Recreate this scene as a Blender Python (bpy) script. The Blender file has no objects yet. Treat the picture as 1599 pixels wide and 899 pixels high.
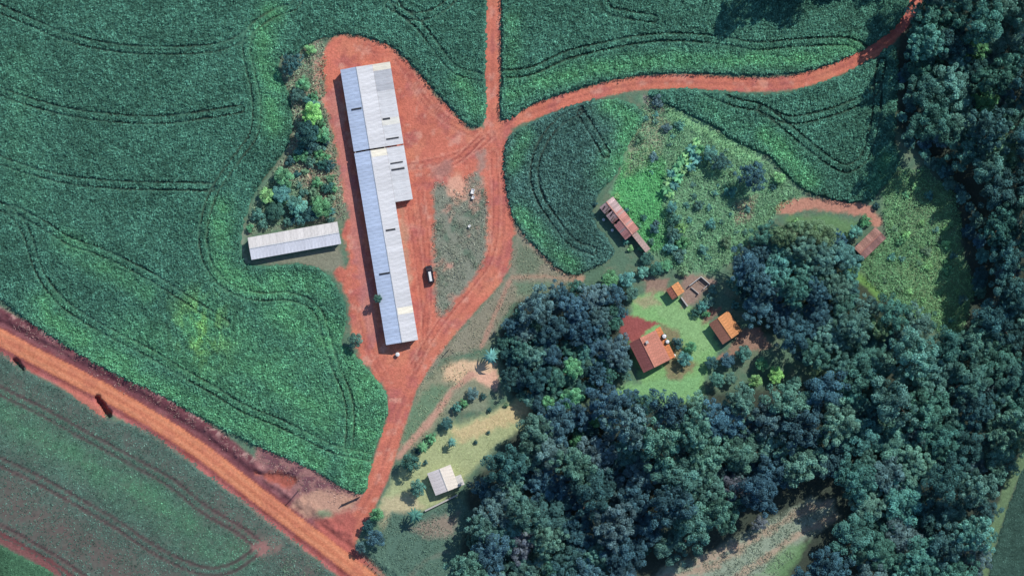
import bpy, math, random
import numpy as np

# ------------------------------------------------------------------ camera, sky, sun, exposure
scene = bpy.context.scene
COL = scene.collection
S = 0.2                                   # metres per image pixel (the image is 1600 x 900 pixels)
SUN_EL, SUN_AZ = math.radians(43.0), math.radians(41.0)   # azimuth clockwise from north (+Y)

cam_d = bpy.data.cameras.new('camera')
cam_d.sensor_width = 36.0
cam_d.lens = 36.0 * 1200.0 / 319.8
cam_d.clip_start = 1.0
cam_d.clip_end = 20000.0
cam = bpy.data.objects.new('camera', cam_d)
cam.location = (-0.1, 0.0, 1200.0)
cam.rotation_euler = (0.0, 0.0, 0.0)
COL.objects.link(cam)
scene.camera = cam

world = bpy.data.worlds.new('World')
scene.world = world
world.use_nodes = True
wn = world.node_tree
wn.nodes.clear()
sky = wn.nodes.new('ShaderNodeTexSky')
sky.sky_type = 'NISHITA'
sky.sun_disc = False
sky.sun_elevation = SUN_EL
sky.sun_rotation = SUN_AZ
sky.ozone_density = 4.0
sky.dust_density = 0.4
bg = wn.nodes.new('ShaderNodeBackground')
bg.inputs['Strength'].default_value = 0.12
wo = wn.nodes.new('ShaderNodeOutputWorld')
wn.links.new(sky.outputs[0], bg.inputs[0])
wn.links.new(bg.outputs[0], wo.inputs[0])

sun_d = bpy.data.lights.new('sun', 'SUN')
sun_d.energy = 4.0
sun_d.angle = math.radians(0.5)
sun_d.color = (1.0, 0.955, 0.89)
sun = bpy.data.objects.new('sun', sun_d)
from mathutils import Vector, Matrix
_to_sun = Vector((math.sin(SUN_AZ) * math.cos(SUN_EL), math.cos(SUN_AZ) * math.cos(SUN_EL), math.sin(SUN_EL)))
sun.rotation_euler = _to_sun.to_track_quat('Z', 'Y').to_euler()
sun.location = _to_sun * 400
COL.objects.link(sun)

scene.view_settings.view_transform = 'Standard'
scene.view_settings.look = 'None'
scene.view_settings.exposure = 0.0
scene.view_settings.gamma = 1.0
scene.view_settings.use_curve_mapping = False
scene.render.engine = 'CYCLES'
scene.cycles.max_bounces = 5
scene.cycles.diffuse_bounces = 3
scene.cycles.glossy_bounces = 2
scene.cycles.transmission_bounces = 3

rng = np.random.default_rng(11)
random.seed(11)

# ------------------------------------------------------------------ helpers
def P(mx, my):
    """image pixel coordinates -> metres"""
    return (np.asarray(mx) - 799.5) * S, (449.5 - np.asarray(my)) * S

def lin(v):
    v = np.asarray(v, float) / 255.0
    return np.where(v <= 0.04045, v / 12.92, ((v + 0.055) / 1.055) ** 2.4)

KG = np.array([1.10, 1.12, 1.20])          # how bright level white ground reads under this sun and sky
def soft(rgb, f):
    v = np.asarray(rgb, float); g = v @ np.array([.3, .55, .15])
    return v * (1 - f) + g * f + np.array([3, 3, 8]) * (f / .14)
def C(r, g, b, k=1.0):
    return np.clip(lin(soft((r, g, b), .14)) / KG * k, 0.004, 0.9)
def CL(r, g, b, k=1.45):                   # leaves shade one another
    return np.clip(lin(soft((r, g, b), .12)) / KG * k, 0.004, 0.9)

def _hash(ix, iy, seed):
    h = (ix.astype(np.int64) * 374761393 + iy.astype(np.int64) * 668265263 + seed * 1442695041) & 0xFFFFFFFF
    h = ((h ^ (h >> 13)) * 1274126177) & 0xFFFFFFFF
    return ((h ^ (h >> 16)) & 0xFFFFFF) / float(0xFFFFFF)

def vnoise(x, y, scale, seed=0):
    x = np.asarray(x, float) / scale; y = np.asarray(y, float) / scale
    ix = np.floor(x); iy = np.floor(y)
    fx = x - ix; fy = y - iy
    fx = fx * fx * (3 - 2 * fx); fy = fy * fy * (3 - 2 * fy)
    a = _hash(ix, iy, seed); b = _hash(ix + 1, iy, seed)
    c = _hash(ix, iy + 1, seed); d = _hash(ix + 1, iy + 1, seed)
    return (a * (1 - fx) + b * fx) * (1 - fy) + (c * (1 - fx) + d * fx) * fy

def fbm(x, y, scale, seed=0, octv=3):
    t = 0; amp = 1; tot = 0
    for i in range(octv):
        t = t + amp * vnoise(x, y, scale / 2 ** i, seed + 17 * i); tot += amp; amp *= 0.55
    return t / tot                          # 0..1

def smooth(pts, closed=False, n=5):
    p = np.array(pts, float)
    N = len(p); out = []
    rngi = range(N) if closed else range(N - 1)
    for i in rngi:
        if closed:
            a, b, c, d = p[(i - 1) % N], p[i], p[(i + 1) % N], p[(i + 2) % N]
        else:
            a, b, c, d = p[max(i - 1, 0)], p[i], p[i + 1], p[min(i + 2, N - 1)]
        for k in range(n):
            t = k / n
            out.append(0.5 * ((2 * b) + (-a + c) * t + (2 * a - 5 * b + 4 * c - d) * t * t + (-a + 3 * b - 3 * c + d) * t ** 3))
    if not closed:
        out.append(p[-1])
    return np.array(out)

def d_line(pts, X, Y, far=60.0):
    """distance to a polyline (far = clipped)"""
    X = np.asarray(X, float); Y = np.asarray(Y, float)
    D = np.full(X.shape, far)
    p = np.asarray(pts, float)
    near = (X > p[:, 0].min() - far) & (X < p[:, 0].max() + far) & (Y > p[:, 1].min() - far) & (Y < p[:, 1].max() + far)
    idx = np.nonzero(near.ravel())[0]
    if len(idx) == 0: return D
    x = X.ravel()[idx]; y = Y.ravel()[idx]
    d = np.full(len(idx), far * far)
    for (ax, ay), (bx, by) in zip(p[:-1], p[1:]):
        m = (x > min(ax, bx) - far) & (x < max(ax, bx) + far) & (y > min(ay, by) - far) & (y < max(ay, by) + far)
        if not m.any(): continue
        xs = x[m]; ys = y[m]
        dx, dy = bx - ax, by - ay
        t = np.clip(((xs - ax) * dx + (ys - ay) * dy) / max(dx * dx + dy * dy, 1e-9), 0, 1)
        d[m] = np.minimum(d[m], (xs - ax - t * dx) ** 2 + (ys - ay - t * dy) ** 2)
    D.ravel()[idx] = np.sqrt(d)
    return D

def inside(poly, X, Y):
    X = np.asarray(X, float); Y = np.asarray(Y, float)
    r = np.zeros(X.shape, bool)
    p = np.asarray(poly, float)
    near = (X >= p[:, 0].min()) & (X <= p[:, 0].max()) & (Y >= p[:, 1].min()) & (Y <= p[:, 1].max())
    idx = np.nonzero(near.ravel())[0]
    if len(idx) == 0: return r
    x = X.ravel()[idx]; y = Y.ravel()[idx]
    c = np.zeros(len(idx), bool)
    q = np.roll(p, -1, axis=0)
    for (ax, ay), (bx, by) in zip(p, q):
        if ay == by: continue
        m = (ay > y) != (by > y)
        c ^= m & (x < (bx - ax) * (y - ay) / (by - ay) + ax)
    r.ravel()[idx] = c
    return r

def sd(poly, X, Y, far=60.0):
    """signed distance, negative inside"""
    p = np.asarray(poly, float)
    d = d_line(np.vstack([p, p[:1]]), X, Y, far)
    return np.where(inside(p, X, Y), -d, d)

def sstep(a, b, x):
    t = np.clip((x - a) / (b - a), 0, 1)
    return t * t * (3 - 2 * t)

# ------------------------------------------------------------------ outlines read off the image, in image pixels
MAIN_ROAD = smooth([(-180, 434), (-100, 474), (0, 527), (60, 559), (150, 605), (233, 652), (316, 706), (380, 756), (446, 806), (513, 856), (566, 897), (640, 955), (760, 1050)])
NORTH_TRACK = smooth([(772, -120), (770, 0), (769, 80), (768, 150), (767, 205)])
EAST_TRACK = smooth([(770, 208), (800, 188), (840, 172), (880, 158), (940, 141), (1000, 130), (1080, 128), (1160, 132), (1220, 131), (1270, 121), (1320, 101), (1370, 74), (1400, 44), (1425, 8), (1450, -60)])
SOUTH_TRACK = smooth([(770, 205), (782, 260), (787, 330), (783, 385), (770, 430), (735, 470), (700, 510), (665, 555), (638, 600), (622, 645), (605, 700), (590, 745), (570, 785), (548, 825), (535, 860)])

FIELD_WEST = smooth([(-130, -120), (740, -122), (759, -112), (759, -60), (758, 40), (757, 120), (757, 185), (735, 197), (712, 176), (682, 145), (658, 118), (638, 94), (613, 73), (580, 60), (547, 53), (520, 55), (493, 62),
    (478, 72), (462, 84), (440, 88), (432, 108), (446, 136), (452, 165), (456, 200), (444, 234), (424, 262), (398, 300), (384, 330), (377, 355), (375, 385), (383, 412), (420, 416), (460, 412), (490, 417), (513, 433),
    (527, 452), (540, 482), (538, 512), (532, 535), (556, 556), (580, 586), (600, 612), (606, 640), (601, 656), (588, 693), (577, 733), (566, 768), (533, 760), (493, 735), (460, 720), (413, 701), (366, 678), (332, 661),
    (293, 640), (246, 613), (207, 597), (150, 567), (100, 537), (57, 510), (23, 485), (0, 466), (-60, 430), (-130, 395)], True, 4)
FIELD_NORTH = smooth([(800, -122), (783, -112), (783, -60), (783, 40), (783, 120), (784, 186), (830, 163), (880, 145), (930, 130), (987, 119), (1047, 114), (1113, 115), (1197, 117), (1247, 113), (1290, 102), (1330, 86), (1367, 66), (1393, 46), (1410, 22), (1425, -20), (1435, -120)], True, 4)
FIELD_EAST = smooth([(1013, 144), (1050, 140), (1100, 141), (1180, 148), (1223, 146), (1280, 131), (1323, 113), (1367, 90), (1395, 72), (1402, 110), (1400, 160), (1396, 215), (1402, 253), (1393, 277), (1373, 297), (1360, 311), (1327, 315), (1290, 308),
    (1263, 300), (1247, 290), (1223, 267), (1200, 242), (1180, 234), (1147, 218), (1113, 196), (1063, 172), (1033, 159)], True, 4)
FIELD_MID = smooth([(790, 222), (787, 267), (792, 300), (801, 340), (817, 364), (840, 389), (863, 412), (882, 425), (902, 429), (918, 420), (940, 412), (958, 395), (948, 372), (930, 350), (925, 325), (935, 300), (962, 272), (974, 240), (990, 210), (1006, 186), (995, 168), (965, 157), (930, 156),
    (880, 170), (840, 187), (808, 205)], True, 4)
FIELD_SOUTH = smooth([(-130, 480), (-60, 515), (0, 549), (22, 568), (60, 590), (90, 605), (126, 628), (166, 654), (213, 666), (266, 698), (316, 738), (366, 774), (420, 816), (470, 856), (513, 890), (570, 940), (600, 990), (150, 990), (100, 900), (40, 858), (0, 838), (-130, 770)], True, 4)
FIELD_STRIP = smooth([(-130, 790), (0, 852), (45, 876), (85, 900), (130, 990), (-130, 990)], True, 4)
FIELD_CORNER = smooth([(1720, 640), (1640, 690), (1602, 725), (1580, 775), (1562, 830), (1545, 890), (1535, 990), (1720, 990)], True, 4)

TRAMS = {
 'w': [
  [(470, -40), (463, 6), (430, 20), (397, 42), (385, 70), (389, 100), (398, 140), (401, 176), (395, 212), (375, 240), (350, 274), (333, 302), (321, 340), (317, 378), (327, 415), (350, 443), (383, 459), (413, 463), (447, 462), (477, 470), (497, 487), (507, 517), (517, 553), (527, 580), (537, 602), (545, 628), (547, 660), (544, 700)],
  [(-120, 270), (-40, 305), (20, 333), (43, 367), (53, 400), (67, 433), (93, 467), (133, 497), (187, 527), (233, 550), (283, 580), (333, 608), (380, 637), (430, 657), (480, 681), (523, 701), (576, 712)],
  [(20, 326), (67, 350), (110, 377), (160, 394), (233, 430), (300, 472), (352, 505)],
  [(-120, -40), (7, 17), (60, 40), (100, 57), (167, 73), (233, 79), (317, 77), (360, 68), (388, 52)],
  [(-120, 100), (0, 143), (50, 160), (117, 177), (200, 186), (267, 186), (333, 177), (375, 170)],
  [(-120, 210), (0, 250), (50, 267), (117, 282), (200, 289), (300, 291), (330, 292)],
  [(600, -40), (620, 10), (657, 43), (690, 87), (713, 110), (756, 122)],
  [(607, 7), (647, 26), (690, 13), (730, -30)]],
 'n': [[(783, 116), (830, 111), (880, 88), (930, 75), (997, 62), (1057, 58), (1130, 64), (1180, 72), (1247, 67), (1320, 65), (1350, 78)],
       [(930, -60), (945, 10), (975, 22), (1020, 30)]],
 'e': [[(1098, 141), (1147, 160), (1185, 168), (1230, 187), (1280, 180), (1330, 163), (1364, 143), (1376, 97)],
       [(1190, 170), (1230, 200), (1267, 231), (1307, 259), (1330, 261), (1352, 240), (1366, 187), (1370, 135)]],
 'm': [[(905, 172), (870, 193), (846, 225), (834, 265), (841, 305), (866, 345), (893, 378), (925, 391)], [(907, 177), (930, 213), (945, 240)]],
 's': [[(-120, 552), (0, 610), (67, 643), (133, 680), (200, 716), (266, 753), (316, 793), (376, 829), (410, 856)],
       [(-120, 665), (0, 721), (67, 753), (133, 790), (183, 819), (233, 853), (283, 879), (326, 892), (366, 884), (404, 857)],
       [(-120, 770), (0, 826), (50, 853), (100, 883), (190, 950)]],
}
TRAMS = {k: [smooth(t) for t in v] for k, v in TRAMS.items()}

def tram_dist(key, X, Y, half=6.0, far=14.0):
    """distance to the nearest wheel line (two lines per pass)"""
    D = np.full(np.shape(X), far)
    for t in TRAMS[key]:
        D = np.minimum(D, np.abs(d_line(t, X, Y, far + half) - half))
    return D

# blobs of brighter, thinner crop: (polyline, radius, strength)
BRIGHT = [
 ([(312, 500), (318, 528)], 34, 1.0), ([(70, 480), (120, 530), (190, 572), (260, 612), (340, 648), (420, 678), (500, 725)], 24, .85),
 ([(425, 25), (410, 55), (412, 100), (425, 150), (428, 195)], 20, .9), ([(345, 330), (340, 380), (352, 425), (390, 447), (450, 452)], 20, .8),
 ([(430, 440), (500, 450)], 22, .7), ([(450, 490), (520, 540), (570, 600), (575, 660), (560, 740)], 44, .75), ([(370, 540), (440, 590), (500, 640)], 50, .7), ([(200, 520), (300, 570), (400, 620)], 34, .5), ([(100, 375), (150, 410), (230, 455)], 18, .5), ([(720, 130), (745, 170)], 18, .6),
 ([(40, 300), (30, 100)], 30, .15),
 ([(800, 150), (840, 130), (930, 105), (1040, 95), (1160, 95), (1260, 92), (1330, 75)], 15, .8), ([(800, 30), (800, 160)], 14, .45),
 ([(955, 165), (985, 190), (975, 235), (950, 270)], 22, .9), ([(810, 330), (850, 380), (890, 415)], 15, .7), ([(820, 210), (800, 260)], 13, .6),
 ([(1195, 212), (1230, 245), (1262, 280)], 16, 1.0), ([(1385, 250), (1365, 285)], 14, .9), ([(1100, 165), (1160, 200)], 14, .3),
 ([(0, 640), (60, 680), (130, 720), (230, 775), (330, 850), (370, 860)], 30, .7),
]
BROWN = [([(0, 780), (90, 830), (150, 870), (250, 930)], 48, .75), ([(-80, 700), (40, 760), (160, 825)], 26, .25), ([(340, 790), (420, 850), (480, 890)], 26, .6), ([(0, 590), (110, 640), (250, 715), (330, 780)], 16, .35)]

def blob(items, X, Y):
    t = np.zeros(np.shape(X))
    for pts, r, s in items:
        r = r * 1.15
        d = d_line(pts, X, Y, r * 2.4)
        t = np.maximum(t, s * np.exp(-(d / r) ** 2 * 1.2) * (d < r * 2.39))
    return t

YARD = smooth([(520, 57), (548, 55), (580, 62), (612, 75), (636, 96), (657, 121), (681, 148), (710, 178), (735, 200), (768, 200), (800, 194), (792, 225), (789, 265), (795, 300), (803, 340), (801, 390), (790, 425), (768, 452), (740, 482), (697, 529), (670, 567), (650, 605), (630, 640),
    (603, 640), (604, 612), (582, 582), (560, 552), (548, 520), (545, 480), (536, 448), (520, 428), (528, 420), (545, 412), (540, 385), (534, 350), (545, 335), (534, 300), (528, 260), (520, 220), (512, 180), (505, 140), (500, 105), (506, 75)], True, 4)
ISLAND = smooth([(682, 285), (700, 292), (722, 300), (728, 278), (745, 272), (760, 290), (762, 330), (760, 380), (752, 415), (722, 455), (684, 500), (678, 450), (677, 400), (675, 340), (675, 300)], True, 4)

# ------------------------------------------------------------------ terrain height and colour
def height(X, Y):
    X = np.asarray(X, float); Y = np.asarray(Y, float)
    z = (fbm(X, Y, 90, 3) - 0.5) * 0.30 + (fbm(X, Y, 9, 5) - 0.5) * 0.10
    dm = d_line(MAIN_ROAD, X, Y, 60)
    z = np.where(dm < 14, z * 0.2 + 0.25 - 0.12 * (dm / 14) ** 2, z)
    # drain along the north-east side of the road, bank under the crop
    side = MAIN_ROAD_SIDE(X, Y)
    z = z - 0.55 * np.exp(-((dm - 21) / 5.0) ** 2) * (side > 0)
    z = z + 0.45 * np.exp(-((dm - 33) / 6.0) ** 2) * (side > 0) * fbm(X, Y, 14, 9)
    z = z - 0.30 * np.exp(-((dm - 20) / 4.0) ** 2) * (side < 0)
    # gullies beside the road and the borrow pit at the corner
    g = d_line([(152, 622), (160, 634), (168, 647)], X, Y, 20) + (fbm(X, Y, 7, 35) - .5) * 6 - .8 * sstep(620, 640, Y)
    z = z - 3.2 * (1 - sstep(2.0, 5.5, g))
    g = d_line([(22, 562), (34, 578)], X, Y, 20) + (fbm(X, Y, 7, 37) - .5) * 5
    z = z - 2.0 * (1 - sstep(1.0, 4.5, g))
    pit = sd([(392, 734), (424, 736), (452, 738), (468, 746), (462, 757), (446, 765), (425, 754), (402, 744)], X, Y, 20)
    z = z - 1.1 * (1 - sstep(-5, 2, pit))
    g = d_line([(1232, 312), (1210, 326), (1195, 344), (1176, 364)], X, Y, 15)
    z = z - 0.9 * (1 - sstep(1.0, 4.0, g))
    # rough diggings between the road and the west field
    rg = np.exp(-((dm - 32) / 12.0) ** 2) * (side > 0)
    z = z + rg * (fbm(X, Y, 9, 21) - 0.5) * 1.3
    # rough bank beside the terrace south of the yard
    for pts, h in (([(700, 640), (745, 640), (790, 622)], 0.5), ([(672, 585), (700, 560), (712, 548)], 0.4)):
        z = z + h * np.exp(-(d_line(pts, X, Y, 30) / 6.0) ** 2) * fbm(X, Y, 7, 31)
    return z

def MAIN_ROAD_SIDE(X, Y):
    """+1 north-east of the road, -1 south-west of it"""
    xs = MAIN_ROAD[:, 0]; ys = MAIN_ROAD[:, 1]
    return np.where(Y < np.interp(X, xs, ys), 1, -1)

SOIL_DARK = C(70, 52, 48)
RED = C(214, 116, 90)
def paint(col, mask, rgb, a=1.0):
    m = (np.clip(mask, 0, 1) * a)[..., None]
    return col * (1 - m) + np.asarray(rgb) * m

def ground_colour(X, Y):
    X = np.asarray(X, float); Y = np.asarray(Y, float)
    n1 = fbm(X, Y, 40, 41); n2 = fbm(X, Y, 12, 43); n3 = fbm(X, Y, 5, 47, 2)
    j = (n2 - 0.5) * 9 + (n3 - 0.5) * 5                     # ragged edges
    col = np.ones(X.shape + (3,)) * C(92, 128, 100)
    col = paint(col, sstep(.45, .75, n2), C(118, 132, 104), .7)
    def zone(col, poly, rgb, soft=4.0, a=1.0, jit=1.0, far=30):
        return paint(col, 1 - sstep(-soft, soft, sd(poly, X, Y, far) + j * jit), rgb, a)
    def band(col, pts, r, rgb, a=1.0, soft=4.0, jit=1.0):
        return paint(col, 1 - sstep(r - soft, r + soft, d_line(pts, X, Y, r + 30) + j * jit), rgb, a)
    # wood floors
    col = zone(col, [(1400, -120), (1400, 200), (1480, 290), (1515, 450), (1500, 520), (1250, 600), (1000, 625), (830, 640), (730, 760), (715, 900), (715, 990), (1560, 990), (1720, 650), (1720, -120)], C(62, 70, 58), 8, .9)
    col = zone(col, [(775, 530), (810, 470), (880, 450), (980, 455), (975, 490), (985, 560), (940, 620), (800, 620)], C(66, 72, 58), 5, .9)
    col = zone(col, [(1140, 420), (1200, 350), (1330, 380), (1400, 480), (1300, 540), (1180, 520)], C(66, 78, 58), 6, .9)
    # west scrub
    col = zone(col, [(440, 82), (500, 60), (510, 90), (505, 150), (520, 220), (535, 290), (540, 340), (470, 350), (385, 365), (400, 310), (450, 235), (458, 190), (445, 130)], C(150, 142, 122), 5)
    col = zone(col, [(488, 92), (505, 95), (500, 130), (508, 165), (492, 140)], C(205, 150, 128), 4, .9)
    col = zone(col, [(465, 245), (515, 240), (530, 300), (520, 335), (500, 300), (470, 275)], C(202, 160, 138), 5, .9)
    col = zone(col, [(388, 300), (440, 262), (470, 300), (480, 345), (395, 362)], C(96, 140, 112), 5, .8)
    col = band(col, [(376, 350), (374, 385), (384, 410)], 5, C(150, 165, 140), .8)
    col = zone(col, [(395, 410), (470, 396), (532, 383), (536, 415), (515, 425), (470, 412)], C(140, 140, 116), 3, .9)
    # south-east verges of the yard
    col = zone(col, [(805, 345), (862, 412), (905, 432), (880, 446), (800, 470), (760, 540), (690, 560), (655, 605), (690, 545), (745, 488), (795, 430)], C(146, 142, 118), 4)
    col = zone(col, [(806, 372), (850, 410), (835, 428), (802, 428)], C(112, 132, 104), 4, .9)
    col = zone(col, [(803, 440), (872, 438), (850, 456), (806, 462)], C(108, 138, 108), 4, .9)
    col = band(col, [(815, 358), (840, 385), (872, 420), (905, 434)], 5, C(196, 150, 122), .8, 3)
    col = band(col, [(795, 440), (772, 492), (752, 540)], 3.5, C(196, 140, 118), .6, 2, .5)
    col = band(col, [(800, 433), (850, 431), (905, 438)], 3.0, C(186, 145, 118), .6, 2, .5)
    col = zone(col, [(655, 600), (700, 560), (765, 560), (770, 610), (700, 640), (650, 700), (618, 700)], C(150, 150, 118), 5, .9)
    col = zone(col, [(672, 600), (700, 605), (680, 640), (645, 690), (625, 690), (640, 640)], C(104, 140, 104), 4, .9)
    col = zone(col, [(690, 572), (720, 562), (775, 566), (772, 605), (742, 590), (712, 600), (695, 592)], C(228, 190, 148), 4)
    col = zone(col, [(738, 585), (775, 578), (778, 612), (755, 602)], C(236, 180, 150), 3, .9)
    col = band(col, [(735, 585), (705, 612), (680, 645), (650, 680), (622, 712)], 5.5, C(204, 152, 128), .9, 3, .5)
    col = zone(col, [(705, 610), (735, 595), (765, 606), (760, 640), (715, 645), (690, 665)], C(140, 148, 118), 4, .8)
    # lawn of the white house
    col = zone(col, [(650, 700), (700, 665), (760, 645), (825, 615), (820, 665), (780, 690), (745, 725), (720, 755), (690, 785), (650, 800), (612, 800), (595, 790), (612, 750)], C(172, 184, 128), 5)
    col = zone(col, [(705, 672), (760, 650), (828, 618), (825, 650), (770, 672), (720, 690)], C(220, 190, 138), 5, .75)
    col = zone(col, [(598, 780), (640, 770), (660, 790), (625, 810), (596, 830)], C(206, 186, 146), 5, .7)
    col = zone(col, [(570, 870), (612, 800), (665, 800), (715, 775), (735, 800), (715, 850), (715, 990), (640, 950)], C(88, 124, 104), 5)
    col = zone(col, [(640, 825), (680, 805), (715, 800), (708, 835), (665, 838)], C(168, 142, 124), 6, .7)
    col = band(col, [(640, 899), (665, 872), (700, 860)], 3, C(120, 132, 112), .7)
    # house garden
    col = zone(col, [(985, 470), (1015, 452), (1050, 455), (1080, 480), (1110, 505), (1120, 545), (1100, 590), (1095, 625), (1040, 635), (965, 630), (960, 605), (1000, 600), (985, 545)], C(132, 188, 112), 4)
    col = zone(col, [(965, 600), (1050, 590), (1095, 585), (1090, 615), (1030, 628), (965, 628)], C(128, 188, 120), 4, .8)
    col = zone(col, [(1060, 470), (1100, 505), (1112, 540), (1085, 560), (1045, 505), (1020, 480)], C(142, 188, 120), 4, .7)
    col = zone(col, [(990, 470), (1015, 460), (1030, 475), (1000, 480)], C(172, 160, 122), 4, .8)
    col = zone(col, [(971, 489), (1010, 499), (1027, 505), (998, 527), (988, 534), (968, 517)], C(164, 86, 80), 1.2, 1, .5)
    col = zone(col, [(1030, 505), (1062, 520), (1070, 555), (1090, 570), (1062, 595), (1044, 588), (1036, 565), (1050, 545)], C(146, 104, 88), 3, .7)
    col = zone(col, [(1140, 545), (1155, 515), (1185, 515), (1205, 540), (1170, 552), (1135, 560), (1120, 560)], C(172, 128, 106), 3, .85)
    col = zone(col, [(1095, 480), (1125, 482), (1108, 500), (1096, 508)], C(150, 108, 94), 3, .9)
    col = zone(col, [(1065, 425), (1100, 420), (1118, 440), (1085, 475), (1062, 480)], C(160, 132, 116), 4, .95)
    col = zone(col, [(1005, 435), (1045, 435), (1040, 455), (1008, 458)], C(168, 130, 112), 3, .8)
    # middle rough ground
    col = zone(col, [(1000, 150), (1060, 175), (1150, 222), (1215, 262), (1260, 305), (1180, 360), (1150, 400), (1110, 430), (1060, 425), (1010, 400), (950, 300), (980, 240), (1010, 190)], C(112, 158, 118), 5, .95)
    col = zone(col, [(980, 235), (1020, 225), (1040, 260), (1035, 320), (1040, 390), (1010, 390), (985, 345), (955, 308)], C(90, 176, 104), 6, .95)
    col = zone(col, [(985, 205), (1015, 170), (1045, 190), (1030, 240), (990, 270), (975, 275)], C(160, 164, 132), 6, .85)
    col = zone(col, [(1005, 148), (1030, 160), (1040, 180), (1010, 170)], C(150, 128, 126), 4, .8)
    col = band(col, [(1050, 178), (1100, 203), (1150, 232), (1180, 246)], 9, C(140, 200, 138), .85)
    col = zone(col, [(1145, 315), (1180, 305), (1175, 340), (1150, 350)], C(168, 136, 118), 4, .8)
    col = band(col, [(1222, 325), (1260, 318), (1310, 322), (1350, 328), (1368, 345)], 9, C(202, 138, 114), .95, 3)
    # clearing in front of the east wood
    col = zone(col, [(1375, 300), (1405, 265), (1480, 300), (1500, 400), (1520, 450), (1500, 520), (1420, 495), (1360, 440), (1330, 420), (1385, 370)], C(110, 150, 104), 6, .95)
    col = zone(col, [(1400, 420), (1460, 380), (1510, 430), (1490, 500), (1430, 480)], C(126, 158, 106), 10, .7)
    col = zone(col, [(1410, 290), (1450, 300), (1470, 350), (1420, 370)], C(124, 140, 108), 10, .5)
    col = band(col, [(1325, 420), (1350, 440), (1372, 462)], 6, C(118, 172, 84), .9)
    col = zone(col, [(1225, 340), (1290, 335), (1345, 350), (1320, 375), (1240, 360)], C(104, 150, 92), 5, .8)
    # strip in the south wood
    col = zone(col, [(1000, 920), (1040, 885), (1110, 862), (1170, 828), (1225, 800), (1265, 780), (1300, 782), (1308, 806), (1260, 840), (1215, 890), (1190, 990), (960, 990)], C(148, 166, 142), 6)
    for st in ([(1030, 905), (1110, 885), (1180, 840), (1240, 802), (1292, 786)], [(1120, 920), (1180, 880), (1240, 838), (1300, 806)], [(1085, 880), (1150, 850)]):
        col = band(col, st, 5, C(192, 160, 134), .7, 4, 1.1)
    col = zone(col, [(1180, 899), (1230, 850), (1262, 845), (1230, 899)], C(110, 156, 100), 5, .8)
    col = band(col, [(1600, 715), (1572, 770), (1552, 830), (1537, 899)], 9, C(112, 146, 98), .8)
    # soil under the crops
    for f in (FIELD_WEST, FIELD_NORTH, FIELD_EAST, FIELD_MID):
        col = paint(col, 1 - sstep(-2, 1.5, sd(f, X, Y, 20)), SOIL_DARK)
    s = sd(FIELD_SOUTH, X, Y, 20)
    col = paint(col, 1 - sstep(-2, 2, s + j * .5), C(104, 104, 94))
    col = paint(col, (1 - sstep(-2, 2, s)) * np.clip(blob(BROWN, X, Y), 0, 1), C(134, 96, 92), .9)
    td = tram_dist('s', X, Y)
    col = paint(col, (1 - sstep(.8, 2.6, td)) * (s < 0), C(84, 66, 64), .8)
    col = paint(col, (1 - sstep(3, 9, d_line([(408, 856), (428, 848)], X, Y, 40) * .5 + j * .5)), C(180, 128, 118), .9)
    col = paint(col, 1 - sstep(-2, 2, sd(FIELD_STRIP, X, Y, 20) + j * .3), C(84, 104, 80))
    col = band(col, [(-130, 775), (0, 838), (50, 865), (110, 900), (200, 960)], 9, C(140, 80, 78), .9, 3, .5)
    col = paint(col, 1 - sstep(-2, 2, sd(FIELD_CORNER, X, Y, 20) + j * .3), C(84, 100, 84))
    # dirt yard and tracks
    streak = fbm(X * .45 + Y * .1, Y * 1.5, 16, 61)
    red = RED * (0.86 + .3 * n1)[..., None] * (0.9 + .2 * streak)[..., None]
    red = paint(red, sstep(.45, .75, fbm(X, Y, 34, 63)), C(226, 138, 102), .65)
    red = paint(red, sstep(.5, .75, fbm(X, Y, 24, 67)), C(184, 98, 96), .6)
    red = paint(red, sstep(.55, .8, fbm(X * .7 + Y * .3, Y * .6 - X * .3, 11, 69)), C(166, 84, 76), .45)
    red = paint(red, sstep(.6, .8, fbm(X, Y, 13, 87)), C(228, 160, 136), .65)
    my = 1 - sstep(-3.0, 3.0, sd(YARD, X, Y, 25) + j * 1.0)
    mn = 1 - sstep(10.5, 13.0, d_line(NORTH_TRACK, X, Y, 30) + j * .25)
    me = 1 - sstep(9.0, 12.0, d_line(EAST_TRACK, X, Y, 30) + j * .3)
    ms = 1 - sstep(13.0, 17.0, d_line(SOUTH_TRACK, X, Y, 35) + j * .3)
    mt = np.maximum.reduce([my, mn, me, ms])
    # wheel ruts
    for t, h in ((NORTH_TRACK, 5.0), (EAST_TRACK, 4.5), (SOUTH_TRACK, 4.8)):
        d = np.abs(d_line(t, X, Y, 30) - h)
        red = paint(red, np.exp(-(d / 1.8) ** 2) * (.4 + .6 * n2), C(222, 126, 98), .6)
        d = d_line(t, X, Y, 30)
        red = paint(red, np.exp(-(d / 1.6) ** 2) * n2, C(158, 88, 78), .6)
    RUTS = [([(640, 260), (690, 250), (740, 232), (768, 210)], .6), ([(655, 300), (665, 380), (668, 470), (655, 560)], .5), ([(640, 330), (655, 420), (665, 520), (648, 580)], .5),
            ([(640, 120), (670, 165), (720, 200), (762, 215)], .6), ([(620, 90), (650, 130), (690, 180)], .5), ([(690, 262), (720, 245), (750, 215)], .8), ([(560, 70), (610, 85)], .4),
            ([(560, 470), (575, 540), (600, 590)], .4), ([(770, 240), (775, 330), (765, 400), (735, 445), (690, 500), (645, 570)], .6)]
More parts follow.
